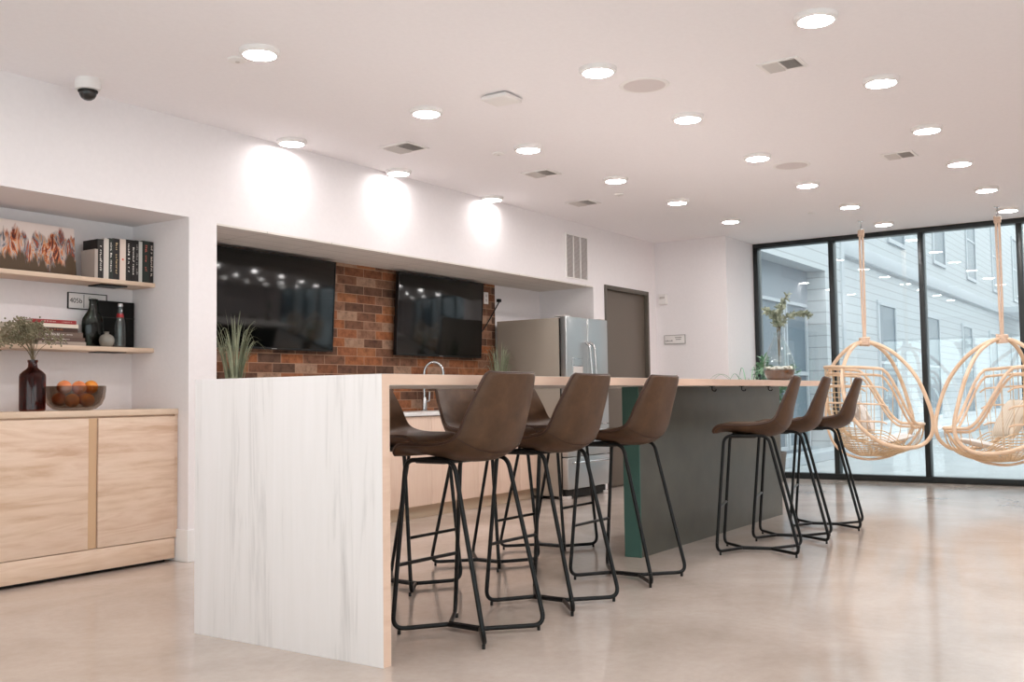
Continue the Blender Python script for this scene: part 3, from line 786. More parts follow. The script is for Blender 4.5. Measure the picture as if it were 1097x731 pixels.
def outlet(x, z, lb):
    t = thing('wall_outlet', lb, 'outlet', (x, KB - .012, z), group='white outlets on the brick wall')
    MB().box((-.036, -.006, -.058), (.036, 0, .058), .002).build('plate', M['white_plastic'], t)
    for s in (-.022, .022): MB().box((-.015, -.0075, s - .014), (.015, -.005, s + .014), .004).build('socket', M['grey_grille'], t)
outlet(5.245, 1.955, 'white outlet plate high beside the right television')
outlet(4.62, 1.03, 'white outlet plate above the worktop behind the second near stool')
outlet(3.55, 1.06, 'white outlet plate above the worktop left of the faucet')

def television(x0, x1, z0, z1, lb):
    yf = 3.20
    t = thing('television', lb, 'television', ((x0 + x1) / 2, yf, (z0 + z1) / 2), group='televisions on the brick wall')
    t.rotation_euler = (R(3.2), 0, 0); a, b = (x1 - x0) / 2, (z1 - z0) / 2
    MB().box((-a, .003, -b), (a, .035, b), .004).box((-a * .6, .03, -b * .6), (a * .6, .055, b * .5), .006).build('body', M['tv_body'], t)
    MB().box((-a + .008, 0, -b + .016), (a - .008, .004, b - .008), .001).build('screen', M['tv_screen'], t)
    MB().box((-a, -.002, b - .007), (a, .0035, b)).box((-a, -.002, -b), (a, .0035, -b + .0155)).box((-a, -.002, -b), (-a + .007, .0035, b)).box((a - .007, -.002, -b), (a, .0035, b)).build('bezel', M['tv_body'], t)
    MB().box((-.025, -.003, -b + .004), (.025, -.0015, -b + .010)).build('badge', M['ink_grey'], t)
    MB().box((-.2, .05, -.2), (.2, KB - .030 - yf, .2)).build('wall_mount', M['black'], t)
    return t
television(1.80, 3.04, 1.355, 2.075, 'large dark flat television at the left end of the brick wall')
television(3.81, 5.06, 1.35, 2.075, 'flat television on the brick wall nearer the refrigerator')
t = thing('power_cable', 'thin black cable plugged into the white wall beside the right television', 'cable', (5.46, KB - .002, 1.945))
MB().tube(spline([(0, -.03, 0), (-.06, -.035, -.06), (-.2, -.03, -.22), (-.30, -.026, -.32), (-.41, -.022, -.40)], 8), .006, n=8).build('cord', M['black'], t)
MB().box((-.02, -.035, -.016), (.022, 0, .016), .004).build('plug', M['black'], t)

# refrigerator
FX0, FX1, FYF = 5.332, 6.14, 2.42
t = thing('refrigerator', 'stainless french door refrigerator beside the grey door', 'refrigerator', ((FX0 + FX1) / 2, FYF, 0))
a = (FX1 - FX0) / 2; FH = 1.735
MB().box((-a, .085, .03), (a, .80, FH - .012), .004).build('body', M['fridge_side'], t)
MB().box((-a + .01, .068, .05), (a - .01, .086, FH - .02)).build('door_gasket', M['dark_gap'], t)
for x0, x1, hx_ in ((-a, -.003, -.045), (.003, a, .045)):
    d = MB().box((x0, 0, .70), (x1, .066, FH), .008, 3).build('door', M['steel'], t)
    MB().tube(fillet([(hx_, .002, .86), (hx_, -.05, .90), (hx_ * .9, -.07, 1.18), (hx_, -.05, 1.46), (hx_, .002, 1.50)], .05, 8), .013, n=12).build('handle', M['chrome'], d)
    if x0 < -.1:
        MB().box((-.30, -.004, 1.00), (-.10, .0, 1.34), .002).build('dispenser_frame', M['chrome'], d)
        MB().box((-.29, -.006, 1.27), (-.11, -.0035, 1.33)).build('dispenser_display', M['steel'], d)
        MB().box((-.29, -.005, 1.02), (-.11, -.0035, 1.26)).build('dispenser_recess', M['grey_grille'], d)
for z0, z1 in ((.40, .694), (.095, .394)):
    d = MB().box((-a, 0, z0), (a, .066, z1), .008, 3).build('freezer_drawer', M['steel'], t)
    MB().tube(fillet([(-a + .08, .002, z1 - .05), (-a + .08, -.045, z1 - .05), (a - .08, -.045, z1 - .05), (a - .08, .002, z1 - .05)], .03), .012, n=10).build('handle', M['chrome'], d)
MB().box((-a + .03, .04, .012), (a - .03, .1, .085)).build('kick_grille', M['dark_gap'], t)
for sx in (-1, 1):
    MB().box((sx * (a - .05) - .035, .02, 0), (sx * (a - .05) + .035, .12, .03), .003).build('foot', M['grey_grille'], t)
    MB().box((sx * (a - .06) - .05, .02, FH), (sx * (a - .06) + .05, .14, FH + .012), .003).build('hinge_cover', M['grey_grille'], t)

# potted grass on the worktop
def grass_pot(x, y, z, hgt, n, seed, lb, spread=.26, bias=0):
    t = thing('potted_grass', lb, 'plant', (x, y, z), group='artificial grass plants on the worktop')
    MB().lathe([(0, 0), (.055, 0), (.07, .1), (.073, .105), (.066, .105), (.062, .09), (0, .09)], 28).build('pot', M['pot'], t)
    MB().lathe([(0, .0905), (.0615, .0905), (.0615, .096), (0, .096)], 24).build('soil', M['soil'], t)
    rnd = random.Random(seed); g = MB()
    for k in range(n):
        a = rnd.uniform(0, 2 * PI); L_ = hgt * rnd.uniform(.62, 1.0); sp_ = spread * rnd.uniform(.1, 1) ** 1.1
        dx, dy = math.cos(a) * sp_ + bias, math.sin(a) * sp_ * .55
        r0 = rnd.uniform(0, .045); b0 = Vector((math.cos(a) * r0, math.sin(a) * r0, .095))
        pts = spline([b0, b0 + Vector((dx * .2, dy * .2, L_ * .45)), b0 + Vector((dx * .55, dy * .55, L_ * .8)), b0 + Vector((dx, dy, L_ * (1 - .35 * (sp_ / spread) ** 2)))], 4)
        w0 = rnd.uniform(.003, .005); N = len(pts)
        side = Vector((-math.sin(a + .6), math.cos(a + .6), 0))
        rows = []
        for i, p in enumerate(pts):
            ww = w0 * (1 - (i / (N - 1)) ** 2 * .92)
            rows.append([p - side * ww, p + Vector((0, 0, -ww * .3)), p + side * ww])
        g.grid(rows)
    g.build('blades', M['leaf_grass'], t, recalc=False)
grass_pot(1.86, 3.0, CT, .66, 84, 2, 'taller pot of grey green grass at the left end of the worktop, below the left television', .30)
grass_pot(5.02, 2.98, CT, .60, 70, 4, 'pot of grey green grass on the worktop beside the refrigerator', .24)

# ------------------------------------------------------------------ the island
L_IS = 5.30
isl = thing('kitchen_island', 'long waterfall island with whitewashed wood end panel', 'island', (0, 0, 0))
MB().box((0, .0008, 0), (TH, WID, H), .0008).build('end_panel', M['whitewash'], isl)
MB().box((TH + .0005, .0008, H - TH), (L_IS, WID, H), .0008).build('countertop', M['whitewash_top'], isl)
MB().box((.0008, -.0008, 0.0004), (TH, .0007, H - .0006)).box((TH, -.0008, H - TH), (L_IS, .0007, H - .0006)).build('edge_band', M['edge'], isl)
BX0, BX1, BY0, BY1 = 2.67, 5.17, .315, .425
MB().box((BX0 + .012, BY0, 0), (BX1, BY0 + .012, H - TH - .001)).build('side_panel', M['greige'], isl)
MB().box((BX0, BY0, 0), (BX0 + .0115, BY1 + .0, H - TH - .001)).build('end_support', M['teal'], isl)
MB().box((BX0 + .012, BY0 + .013, 0), (BX1, BY1, H - TH - .001)).build('core_wall', M['greige'], isl)
for x in (3.27, 3.78, 4.3):
    MB().tube(fillet([(x, .09, H - TH), (x, .09, H - TH - .030), (x, .065, H - TH - .034), (x, .062, H - TH - .02)], .010), .0035, n=8).box((x - .012, .075, H - TH - .004), (x + .012, .105, H - TH)).build('bag_hook', M['black'], isl)

# ------------------------------------------------------------------ bar stools (facing +Y, origin on the floor)
def make_stool():
    st = thing('bar_stool', 'brown leather bar stool', 'bar stool', group='leather bar stools around the island')
    rf = .0098
    prof = [(.220, .738, .180), (.215, .752, .190), (.185, .764, .203), (.10, .761, .214), (.01, .756, .220), (-.07, .757, .222), (-.13, .768, .220), (-.172, .795, .216), (-.197, .84, .211), (-.213, .895, .205), (-.232, .955, .193), (-.249, 1.015, .178), (-.262, 1.06, .163), (-.265, 1.074, .150)]
    P = spline([(0, y, z) for y, z, _ in prof], 3); Wd = [v.x for v in spline([(w_, 0, 0) for *_, w_ in prof], 3)]
    N = len(P); nu = 17
    def surf(off):
        rows = []
        for i in range(N):
            tg = (P[min(i + 1, N - 1)] - P[max(i - 1, 0)]).normalized()
            nr = Vector((0, -tg.z, tg.y))            # towards the sitter
            if nr.z < 0 and i < N // 2: nr = -nr
            if nr.y < 0 and i >= N // 2: nr = -nr
            tt = i / (N - 1)
            cup = .018 + .034 * math.exp(-((tt - .56) / .26) ** 2)
            row = []
            for k in range(nu):
                s = -1 + 2 * k / (nu - 1)
                x = Wd[i] * math.sin(s * PI / 2) ** 1 if False else Wd[i] * s
                lift = cup * abs(s) ** 2.6
                edge = 1 - .45 * abs(s) ** 8
                if off < 0: edge *= 1 + 1.5 * math.exp(-((tt - .42) / .2) ** 2) * (1 - s * s)
                row.append(P[i] + Vector((x, 0, 0)) + nr * (lift + off * edge))
            rows.append(row)
        return rows
    top, bot = surf(.019), surf(-.019)
    mb = MB(); bm = mb.bm
    gt = [[bm.verts.new(p) for p in r] for r in top]; gb = [[bm.verts.new(p) for p in r] for r in bot]
    for i in range(N - 1):
        for k in range(nu - 1):
            bm.faces.new((gt[i][k], gt[i][k + 1], gt[i + 1][k + 1], gt[i + 1][k])); bm.faces.new((gb[i][k], gb[i + 1][k], gb[i + 1][k + 1], gb[i][k + 1]))
        bm.faces.new((gt[i][0], gt[i + 1][0], gb[i + 1][0], gb[i][0])); bm.faces.new((gt[i][-1], gb[i][-1], gb[i + 1][-1], gt[i + 1][-1]))
    for k in range(nu - 1):
        bm.faces.new((gt[0][k], gb[0][k], gb[0][k + 1], gt[0][k + 1])); bm.faces.new((gt[-1][k], gt[-1][k + 1], gb[-1][k + 1], gb[-1][k]))
    mb.build('seat_shell', M['leather'], st, angle=70)
    mid = [[(a + b) / 2 for a, b in zip(r, s)] for r, s in zip(top, bot)]
    loop = [r[0] for r in mid] + mid[-1][1:-1] + [r[-1] for r in mid][::-1] + mid[0][1:-1][::-1]
    cen = Vector((0, 0, 0))
    MB().tube(loop, .0062, cyclic=True, n=8).build('piping', M['leather_dark'], st, angle=80)
    # seam across the back and underseat board
    i0 = int(N * .50)
    MB().tube([p - Vector((0, .002, .001)) for p in bot[i0]], .0018, n=6).build('seam', M['leather_dark'], st)
    MB().box((-.15, -.01, .706), (.15, .15, .729), .004).build('seat_board', M['dark_gap'], st)
    zr = .722
    for s in (-1, 1):
        FT, RT = Vector((s * .180, .175, zr)), Vector((s * .180, -.085, zr))
        FF, RF = Vector((s * .205, .235, .0215)), Vector((s * .205, -.252, .0215))
        FA, RA = Vector((s * .0098, .10, .0215)), Vector((s * .0098, -.075, .0215))
        path = fillet([FA, FF, FT, RT, RF, RA], [0, .055, .05, .05, .055, 0], 7)
        # cut the bent tube into leg / rail / leg / foot pieces
        i1 = min(range(len(path)), key=lambda i: (path[i] - (FF + (FT - FF).normalized() * .055)).length)
        i2 = min(range(len(path)), key=lambda i: (path[i] - (FT + (RT - FT).normalized() * .05)).length)
        i3 = min(range(len(path)), key=lambda i: (path[i] - (RT + (FT - RT).normalized() * .05)).length)
        i4 = min(range(len(path)), key=lambda i: (path[i] - (RF + (RT - RF).normalized() * .055)).length)
        MB().tube(path[i1:i2 + 1], rf, n=12).build('leg', M['black'], st)
        MB().tube(path[i2:i3 + 1], rf, n=12).build('seat_rail', M['black'], st)
        MB().tube(path[i3:i4 + 1], rf, n=12).build('leg', M['black'], st)
        br = MB().tube(path[:i1 + 1], rf, n=12).tube(path[i4:], rf, n=12).tube([FA, RA], rf, n=12)
        br.build('base_rod', M['black'], st)
        for (x_, y_) in ((s * .188, .213), (s * .188, -.231)):
            MB().tube([(x_, y_, 0), (x_, y_, .018)], .007, n=10).build('foot_glide', M['dark_gap'], st)
    MB().tube([(-.193, .213, .285), (.193, .213, .285)], .008, n=10).build('footrest', M['black'], st)
    return st
stool = make_stool()
ST = [(.612, .078, R(-2), 'brown leather bar stool nearest the camera, just behind the whitewashed end panel'),
      (1.285, .085, R(-1), 'brown leather bar stool second along the near side of the island'),
      (2.05, .085, R(0), 'brown leather bar stool in front of the teal end of the island base'),
      (3.24, -.205, R(16), 'first of three stools by the grey island side, nearest its teal end'),
      (3.885, -.195, R(14), 'middle of the three stools by the grey island side'),
      (4.595, -.21, R(13), 'last stool along the grey island side, nearest the hanging chairs'),
      (1.26, .99, R(180), 'stool across the island facing the camera, partly hidden by the end panel'),
      (2.03, 1.0, R(180), 'stool across the island facing the camera, seen left of the nearest stool'),
      (2.73, 1.0, R(180), 'stool across the island facing the camera, farthest along, behind the second near stool')]
for i, (x, y, rz, lb) in enumerate(ST):
    s = stool if i == 0 else copy_tree(stool)
    s.location = (x, y, 0); s.rotation_euler = (0, 0, rz); tag(s, lb)

# ------------------------------------------------------------------ vase with eucalyptus on the island
vx, vy = 4.86, .20
t = thing('glass_vase', 'large clear pear shaped glass vase at the far end of the island', 'vase', (vx, vy, H + .0005))
op = [(0, 0), (.07, 0), (.098, .016), (.114, .05), (.120, .095), (.114, .15), (.095, .215), (.068, .275), (.046, .32), (.036, .35), (.036, .375), (.041, .382)]
ip = [(max(0, r - .0035), z + (.005 if z < .05 else 0)) for r, z in op][::-1]
MB().lathe(op + ip, 48).build('body', M['clear_glass'], t)
MB().lathe([(0, .006), (.068, .006), (.094, .019), (.109, .05), (.1145, .085), (0, .085)], 40).build('brown_fill', M['soil'], t)
rnd = random.Random(4); pb = MB()
for k in range(70):
    a = rnd.uniform(0, 2 * PI); q = .099 * math.sqrt(rnd.random()); pb.ball((q * math.cos(a), q * math.sin(a), .094 + rnd.uniform(0, .016)), .013, 1, sz=.75)
pb.build('pebbles', M['pebble'], t)
e = thing('eucalyptus_branches', 'grey green eucalyptus branches standing in the pear shaped vase', 'branches', (vx, vy, H + .124))
stm, lf = MB(), MB(); rnd = random.Random(8)
def leaf(mb, p, d, L_, w_, nrm):
    d = d.normalized(); s = d.cross(nrm).normalized()
    rows = []
    for tt, ww in ((0, .15), (.3, .85), (.6, 1), (.85, .6), (1, .05)):
        c = p + d * (L_ * tt) + nrm * (.12 * L_ * math.sin(PI * tt))
        rows.append([c - s * w_ * ww, c + nrm * (-.1 * w_), c + s * w_ * ww])
    mb.grid(rows)
rv = Vector((.5626, -.8266, 0))        # left-to-right as one sees it from the room
for br, dens in (([0, .0, .45, .62, .78], .9), ([0, .03, .12, .22, .1], .7), ([0, .10, .35, .62, .95], 1)):
    pass
branches = [[(0, .0, 0), (.01, 0, .27), (-.005, .02, .38), (.02, .0, .46), (.075, -.01, .545)],
            [(0, .0, 0), (-.01, 0, .27), (-.02, .02, .36), (-.05, .0, .41), (-.085, .02, .43)],
            [(.0, .0, 0), (.012, .0, .27), (.06, .02, .36), (.15, .0, .405), (.235, -.02, .39)],
            [(0, .0, 0), (.0, 0, .27), (.0, -.03, .37), (.01, -.05, .45)]]
for bi, bp in enumerate(branches):
    pts = [rv * a + Vector((.83, .56, 0)) * b + Vector((0, 0, c)) for a, b, c in bp]
    pts = spline(pts, 10); stm.tube(pts, .0024, n=6)
    for i in range(len(pts)):
        if pts[i].z < .30: continue
        if bi == 2 and .10 > (pts[i] - pts[0]).dot(rv) > .05 and i % 2: continue
        for q in range(4):
            d = Vector((rnd.gauss(0, 1), rnd.gauss(0, 1), rnd.gauss(0, .8))); tg = pts[min(i + 1, len(pts) - 1)] - pts[i - 1]
            d = (d.normalized() + tg.normalized() * .7)
            leaf(lf, pts[i], d, rnd.uniform(.032, .055), rnd.uniform(.007, .010), Vector((rnd.gauss(0, 1), rnd.gauss(0, 1), rnd.gauss(0, 1))).normalized())
stm.build('stem', M['stem'], e); lf.build('leaves', M['leaf_grey'], e, recalc=False)

# leafy plant standing behind the island, near the window corner
def leafy(x, y, lb, hgt, seed, n, leafL, spread, name='leafy_plant'):
    t = thing(name, lb, 'plant', (x, y, 0))
    MB().lathe([(0, 0), (.12, 0), (.16, .32), (.165, .33), (.15, .33), (.145, .29), (0, .29)], 32).build('pot', M['pot_grey'], t)
    MB().lathe([(0, .2905), (.145, .2905), (.145, .30), (0, .30)], 24).build('soil', M['soil'], t)
    stm, lf = MB(), MB(); rnd = random.Random(seed)
    for k in range(n):
        a = 2 * PI * k / n + rnd.uniform(-.3, .3); sp_ = spread * rnd.uniform(.3, 1); h_ = hgt * rnd.uniform(.75, 1)
        dx, dy = math.cos(a) * sp_, math.sin(a) * sp_
        pts = spline([(dx * .1, dy * .1, .3), (dx * .3, dy * .3, .3 + (h_ - .3) * .55), (dx * .8, dy * .8, h_), (dx * 1.25, dy * 1.25, h_ - .05)], 7)
        stm.tube(pts, .004, n=5)
        for i in range(7, len(pts)):
            for q in range(3):
                d = Vector((rnd.gauss(dx, .5), rnd.gauss(dy, .5), rnd.gauss(0, .3)))
                leaf(lf, pts[i], d, leafL * rnd.uniform(.6, 1), leafL * .16, Vector((rnd.gauss(0, .3), rnd.gauss(0, .3), 1)).normalized())
    stm.build('stem', M['leaf_green'], t); lf.build('leaves', M['leaf_green'], t, recalc=False)
leafy(8.02, 1.42, 'leafy green plant in a grey pot before the window corner, behind the vase', 1.34, 6, 12, .11, .30)
t = thing('arching_plant', 'low arching plant showing a few blades over the island top', 'plant', (6.25, .98, 0))
MB().lathe([(0, 0), (.13, 0), (.17, .55), (.175, .56), (.16, .56), (.155, .52), (0, .52)], 32).build('pot', M['pot_grey'], t)
MB().lathe([(0, .5205), (.154, .5205), (.154, .53), (0, .53)], 24).build('soil', M['soil'], t)
g = MB(); rnd = random.Random(12)
for k in range(22):
    a = rnd.uniform(0, 2 * PI); s_ = rnd.uniform(.15, .42); h_ = rnd.uniform(.48, .72)
    d = Vector((math.cos(a), math.sin(a), 0))
    pts = spline([Vector((0, 0, .52)) + d * .03, d * s_ * .35 + Vector((0, 0, .52 + h_ * .75)), d * s_ * .75 + Vector((0, 0, .52 + h_)), d * s_ * 1.15 + Vector((0, 0, .52 + h_ * .86))], 6)
    sd = d.cross(Vector((0, 0, 1))); N = len(pts)
    g.grid([[p - sd * .006 * (1 - (i / (N - 1)) ** 2 * .9), p + Vector((0, 0, -.003)), p + sd * .006 * (1 - (i / (N - 1)) ** 2 * .9)] for i, p in enumerate(pts)])
g.build('blades', M['leaf_green'], t, recalc=False)

# ------------------------------------------------------------------ hanging rattan chairs (local +X = the way the sitter faces)
def hanging_chair(hx_, hy_, z0, face, lb):
    t = thing('hanging_chair', lb, 'hanging chair', (hx_, hy_, z0), face, 'rattan hanging chairs by the window')
    KT = 1.18
    def rim(phi):      # phi = 0 at the back, pi at the front lip
        c = math.cos(phi); sn = math.sin(phi)
        u = -.40 * c if c > 0 else -.555 * c
        v_ = .37 * sn * (1 - .12 * max(0, -c))
        q = min(1, max(0, (u - .02) / .42)); q = q * q * (3 - 2 * q)
        return Vector((u, v_, .90 + .03 * max(0, c) - q * .56))
    def surf(tt, phi):
        q = rim(phi)
        f = 1 - (1 - tt) ** 2.3
        g = tt ** 1.9
        return Vector((q.x * f, q.y * f, .015 + (q.z - .015) * g))
    n = 72; ph = [2 * PI * k / n for k in range(n)]
    MB().tube([rim(p) for p in ph], .0155, cyclic=True, n=10).tube([rim(p) * .94 + Vector((0, 0, -.012)) for p in ph], .0125, cyclic=True, n=10).build('rim', M['rattan'], t)
    w = MB()
    for k in range(34):
        p = 2 * PI * k / 34
        w.tube([surf(.1 + .9 * j / 10, p) for j in range(11)], .0034, n=5)
    for tt in [.1 + .034 * i for i in range(14)]:
        w.tube([surf(tt, p) for p in ph], .0052, cyclic=True, n=5)
    for j in range(12):
        tt = .56 + .035 * j
        w.tube([surf(tt, -.85 + 1.7 * q / 30) for q in range(31)], .0036, n=5)
    w.build('basket_weave', M['rattan_weave'], t)
    b = MB()
    for tt in (.62, .76, .88):
        b.tube([surf(tt, -1.75 + 3.5 * q / 40) * 1.012 for q in range(41)], .0085, n=8)
    b.tube(spline([(-.40, 0, .62), (-.41, 0, .35), (-.30, 0, .10), (-.05, 0, -.008), (.22, 0, .02), (.42, 0, .14), (.555, 0, .33)], 8), .013, n=8)
    b.build('back_bar', M['rattan'], t)
    for s in (-1, 1):
        ctrl = [(.0, s * .012, KT), (.13, s * .05, 1.145), (.28, s * .13, 1.03), (.42, s * .23, .82), (.515, s * .275, .56), (.555, s * .275, .37), (.525, s * .285, .225), (.40, s * .31, .13), (.18, s * .375, .125), (-.06, s * .40, .21), (-.28, s * .375, .46), (-.325, s * .29, .78), (-.245, s * .17, 1.0), (-.12, s * .06, 1.14)]
        MB().tube(spline(ctrl, 9, True), .019, cyclic=True, n=10).build('hoop', M['rattan'], t)
    MB().tube([Vector((.047 * math.cos(a * 5) , .04 * math.sin(a * 5), KT - .035 + .012 * a)) for a in [2 * PI * k / 60 for k in range(61)]], .0115, n=7).ball((0, 0, KT + .005), .036, 2).build('knot', M['rope'], t)
    zt = HC - z0
    rp = MB()
    for s in (-1, 1):
        rp.tube([(s * .006, 0, KT + .02), (s * .013, 0, KT + .3), (s * .016, 0, zt - .22), (s * .012, 0, zt - .13)], .0115, n=8)
    rp.tube([Vector((.026 * math.cos(a * 4), .026 * math.sin(a * 4), zt - .155 + .009 * a)) for a in [2 * PI * k / 48 for k in range(49)]], .0095, n=6)
    rp.build('rope', M['rope'], t)
    hk = MB().tube(fillet([(0, -.013, zt - .115), (0, .018, zt - .10), (0, .012, zt - .03), (0, 0, zt)], .02), .0042, n=8).tube(fillet([(0, -.013, zt - .115), (0, -.016, zt - .06), (0, -.004, zt - .03)], .02), .0042, n=8)
    hk.lathe([(0, zt - .006), (.022, zt - .006), (.026, zt), (0, zt)], 20).build('ceiling_hook', M['chrome'], t)
    return t
F1, F2 = R(-58), R(118)
Z1, Z2 = .305, .28
hanging_chair(7.70, .295, Z1, F1, 'rattan hanging egg chair with a white patterned pillow, beside the island end')
hanging_chair(7.705, -.98, Z2, F2, 'rattan hanging egg chair with a beige striped pillow, at the right edge')

def pillow(name, lb, loc, face, tilt, size, m_, cat='pillow', thick=.07, square=True):
    t = thing(name, lb, cat, loc, face)
    n = 18; mb = MB(); bm = mb.bm; gr = [[], []]
    for sgn in (0, 1):
        for i in range(n + 1):
            r_ = []
            for j in range(n + 1):
                u, v_ = -1 + 2 * i / n, -1 + 2 * j / n
                pin = 1 - .10 * (abs(u * v_)) * 0 - .07 * (1 - abs(u)) * abs(v_) ** 6 - .0
                h_ = thick * ((1 - u ** 4) * (1 - v_ ** 4)) ** .55
                x = u * size[0] / 2 * (1 - .06 * (1 - v_ * v_) * abs(u) ** 5); y = v_ * size[1] / 2 * (1 - .06 * (1 - u * u) * abs(v_) ** 5)
                r_.append(bm.verts.new((x, y, h_ if sgn else -h_)))
            gr[sgn].append(r_)
    for sgn in (0, 1):
        for i in range(n):
            for j in range(n):
                q = (gr[sgn][i][j], gr[sgn][i + 1][j], gr[sgn][i + 1][j + 1], gr[sgn][i][j + 1])
                bm.faces.new(q if sgn else q[::-1])
    bmesh.ops.remove_doubles(bm, verts=bm.verts[:], dist=1e-5)
    mb.xform(Matrix.Rotation(tilt, 4, 'Y'))
    mb.build('cover', m_, t, angle=80)
    e_ = [(size[0] / 2 * a, size[1] / 2 * b, 0) for a, b in [(-1, -1), (-.97, 0), (-1, 1), (0, .97), (1, 1), (.97, 0), (1, -1), (0, -.97)]]
    MB().tube(e_, .004, cyclic=True, n=6).xform(Matrix.Rotation(tilt, 4, 'Y')).build('piping', m_, t, angle=80)
    return t
def fabric(name, a, b, scale, kind):
    m = mat(name, a, .9, spec=.2, sheen=.2); t = NT(m)
    if kind == 'diamond':
        w1 = t.n('ShaderNodeTexWave', wave_type='BANDS', bands_direction='DIAGONAL', Scale=scale, Distortion=0.0)
        mp = t.coords((1, -1, 0)); t.l(mp, w1.inputs['Vector'])
        w2 = t.n('ShaderNodeTexWave', wave_type='BANDS', bands_direction='DIAGONAL', Scale=scale, Distortion=0.0); t.l(t.coords((1, 1, 0)), w2.inputs['Vector'])
        mxx = t.n('ShaderNodeMath', operation='MAXIMUM'); t.l(w1.outputs['Fac'], mxx.inputs[0]); t.l(w2.outputs['Fac'], mxx.inputs[1]); fac = mxx.outputs[0]
    else:
        w1 = t.n('ShaderNodeTexWave', wave_type='BANDS', bands_direction='Y', Scale=scale, Distortion=.3); t.l(t.coords(), w1.inputs['Vector']); fac = w1.outputs['Fac']
    t.l(t.ramp(fac, [(.7, a), (.92, b)]), t.b.inputs['Base Color']); t.bump(fac, .3, .004)
    return m
M['pillow_white'] = fabric('white_diamond_fabric', (248, 246, 244), (206, 198, 192), 7, 'diamond')
M['pillow_beige'] = fabric('beige_stripe_fabric', (232, 222, 206), (200, 184, 164), 9, 'stripe')
M['pad'] = mat('white_cotton', (242, 240, 238), .9, spec=.2)
c1, s1 = math.cos(F1), math.sin(F1); c2, s2 = math.cos(F2), math.sin(F2)
pillow('throw_pillow', 'white diamond patterned pillow in the left hanging chair', (7.70 - .055 * c1, .295 - .055 * s1, Z1 + .425), F1 - R(12), R(62), (.40, .40), M['pillow_white'])
pillow('throw_pillow', 'beige striped pillow in the right hanging chair', (7.705 - .055 * c2, -.98 - .055 * s2, Z2 + .425), F2 + R(6), R(62), (.40, .40), M['pillow_beige'])
pillow('seat_pad', 'white seat pad lying in the left hanging chair', (7.70 + .22 * c1, .295 + .22 * s1, Z1 + .185), F1, R(-14), (.38, .42), M['pad'], 'seat pad', .03)
pillow('seat_pad', 'white seat pad lying in the right hanging chair', (7.705 + .22 * c2, -.98 + .22 * s2, Z2 + .185), F2, R(-14), (.38, .42), M['pad'], 'seat pad', .03)

# ------------------------------------------------------------------ outside
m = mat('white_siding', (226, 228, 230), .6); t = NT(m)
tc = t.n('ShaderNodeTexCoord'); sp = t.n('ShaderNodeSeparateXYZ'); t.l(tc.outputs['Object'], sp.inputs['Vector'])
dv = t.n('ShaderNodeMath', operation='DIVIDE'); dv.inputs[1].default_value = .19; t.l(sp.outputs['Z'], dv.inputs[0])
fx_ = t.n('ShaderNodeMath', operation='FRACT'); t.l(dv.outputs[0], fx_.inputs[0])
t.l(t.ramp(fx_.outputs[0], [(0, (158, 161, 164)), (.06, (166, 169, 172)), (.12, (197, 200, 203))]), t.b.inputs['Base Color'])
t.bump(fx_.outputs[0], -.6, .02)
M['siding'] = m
M['siding_trim'] = mat('white_siding_trim', (192, 196, 201), .5)
M['ext_glass'] = mat('exterior_window_glass', (112, 124, 134), .35, spec=.25)
M['ext_grey'] = mat('grey_cladding', (150, 156, 164), .5)
struct('ground', MB().box((XW + .1, -30, -.25), (75, 2.55, -.02)), noise_mat('exterior_paving', [(.3, (170, 173, 176)), (.7, (182, 185, 188))], nscale=3, rough=.8))
# nearer wing
A_Y, A_X1 = 2.42, 14.5
t = thing('apartment_wing', 'nearer white clapboard wing outside the leftmost window pane', 'building', (XW + .3, A_Y, -.2))
lx = A_X1 - XW - .3
mb = MB(); wz0, wz1, wa, wb_ = .2, 3.15, 1.0, lx - 1.0
mb.box((0, 0, 0), (wa, 2.2, 8)).box((wb_, 0, 0), (lx, 2.2, 8)).box((wa, 0, wz1), (wb_, 2.2, 8)).box((wa, .35, 0), (wb_, 2.2, wz1))
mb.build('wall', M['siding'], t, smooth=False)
MB().box((wa, .3, .2), (wb_, .349, wz1)).build('recess_cladding', M['ext_grey'], t)
for k in range(3):
    a_ = wa + .25 + k * (wb_ - wa - .3) / 3; b_ = a_ + (wb_ - wa - .3) / 3 - .18
    f = MB().box((a_ - .05, .25, .3), (a_, .299, 2.6)).box((b_, .25, .3), (b_ + .05, .299, 2.6)).box((a_, .25, 2.55), (b_, .299, 2.6)).box((a_, .25, 1.45), (b_, .299, 1.51)).box((a_, .25, .3), (b_, .299, .36)).build('window', M['siding_trim'], t)
    MB().box((a_, .285, .36), (b_, .298, 2.55)).build('glass', M['ext_glass'], f)
MB().box((lx - .14, -.03, 0), (lx + .03, .14, 8)).build('corner_board', M['siding_trim'], t)
# long far wing
B_Y = 3.55
t = thing('apartment_block', 'long white clapboard apartment block receding outside the right panes', 'building', (A_X1 + .031, B_Y, -.2))
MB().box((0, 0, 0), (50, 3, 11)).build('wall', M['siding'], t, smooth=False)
MB().box((0, -.12, 4.05), (50, 0, 4.35), .01).build('floor_band', M['siding_trim'], t)
for fl, (z0, z1) in enumerate(((.5, 3.2), (4.9, 7.4), (8.2, 10.3))):
    for k in range(8):
        a_ = 1.6 + k * 5.1 + (1.2 if fl else 0); b_ = a_ + 1.5
        f = MB().box((a_ - .09, -.05, z0), (a_, -.001, z1)).box((b_, -.05, z0), (b_ + .09, -.001, z1)).box((a_ - .09, -.05, z1), (b_ + .09, -.001, z1 + .1)).box((a_ - .09, -.05, z0 - .1), (b_ + .09, -.001, z0)).box((a_, -.04, (z0 + z1) / 2 - .03), (b_, -.001, (z0 + z1) / 2 + .03)).build('window', M['siding_trim'], t)
        MB().box((a_, -.02, z0), (b_, -.0012, z1)).build('glass', M['ext_glass'], f)
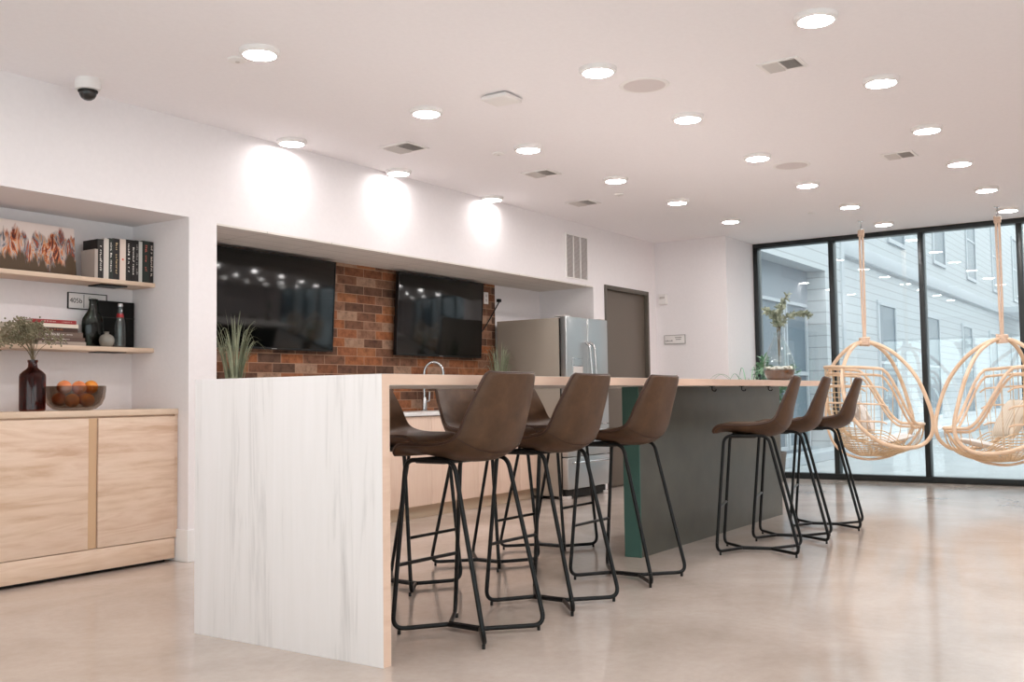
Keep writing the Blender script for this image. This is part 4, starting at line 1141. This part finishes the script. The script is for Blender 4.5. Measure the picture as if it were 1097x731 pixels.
# balcony with barred railing on the far wing
bl = MB().box((24.4, -1.4, 4.1), (29.6, -.121, 4.3)).build('balcony', M['siding_trim'], t)
rl = MB()
for k in range(26): rl.box((24.45 + k * .2, -1.38, 4.3), (24.48 + k * .2, -1.35, 5.35))
rl.box((24.4, -1.39, 5.35), (29.6, -1.34, 5.41)).box((24.4, -1.38, 4.85), (29.6, -1.35, 4.88)).build('railing', mat('railing_grey', (110, 114, 120), .5), bl)
t = thing('added_courtyard_block', 'pale unseen apartment block added to shade the courtyard from its far right side', 'building', (XW + .4, -9.0, -.2))  # unseen building added to block part of the sky light outdoors
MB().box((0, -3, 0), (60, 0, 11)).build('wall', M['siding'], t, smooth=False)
for z0, z1 in ((.5, 3.0), (4.9, 7.4), (8.2, 10.3)):
    for k in range(6):
        a_ = 1.2 + k * 4.4; b_ = a_ + 1.8
        f = MB().box((a_ - .09, .001, z0), (a_, .05, z1)).box((b_, .001, z0), (b_ + .09, .05, z1)).box((a_ - .09, .001, z1), (b_ + .09, .05, z1 + .1)).box((a_ - .09, .001, z0 - .1), (b_ + .09, .05, z0)).build('window', M['siding_trim'], t)
        MB().box((a_, .0012, z0), (b_, .02, z1)).build('glass', M['ext_glass'], f)
# low planter wall along the wing
struct('kerb_outside', MB().box((XW + .8, 2.0, -.02), (40, 2.3, .12), .01), M['siding_trim'])

# ------------------------------------------------------------------ light
wd_ = bpy.data.worlds.new('sky'); SC.world = wd_; wd_.use_nodes = True
bg = wd_.node_tree.nodes['Background']; bg.inputs['Color'].default_value = (.96, .985, 1.0, 1); bg.inputs['Strength'].default_value = 2.2
SC.view_settings.view_transform = 'Standard'; SC.view_settings.look = 'None'; SC.view_settings.gamma = 1; SC.view_settings.use_curve_mapping = False
SC.view_settings.exposure = 0.50
SC.cycles.max_bounces = 10; SC.cycles.diffuse_bounces = 6; SC.cycles.glossy_bounces = 4; SC.cycles.transparent_max_bounces = 16; SC.cycles.transmission_bounces = 6
SC.cycles.sample_clamp_indirect = 6; SC.cycles.use_denoising = True; SC.cycles.caustics_reflective = False; SC.cycles.caustics_refractive = False
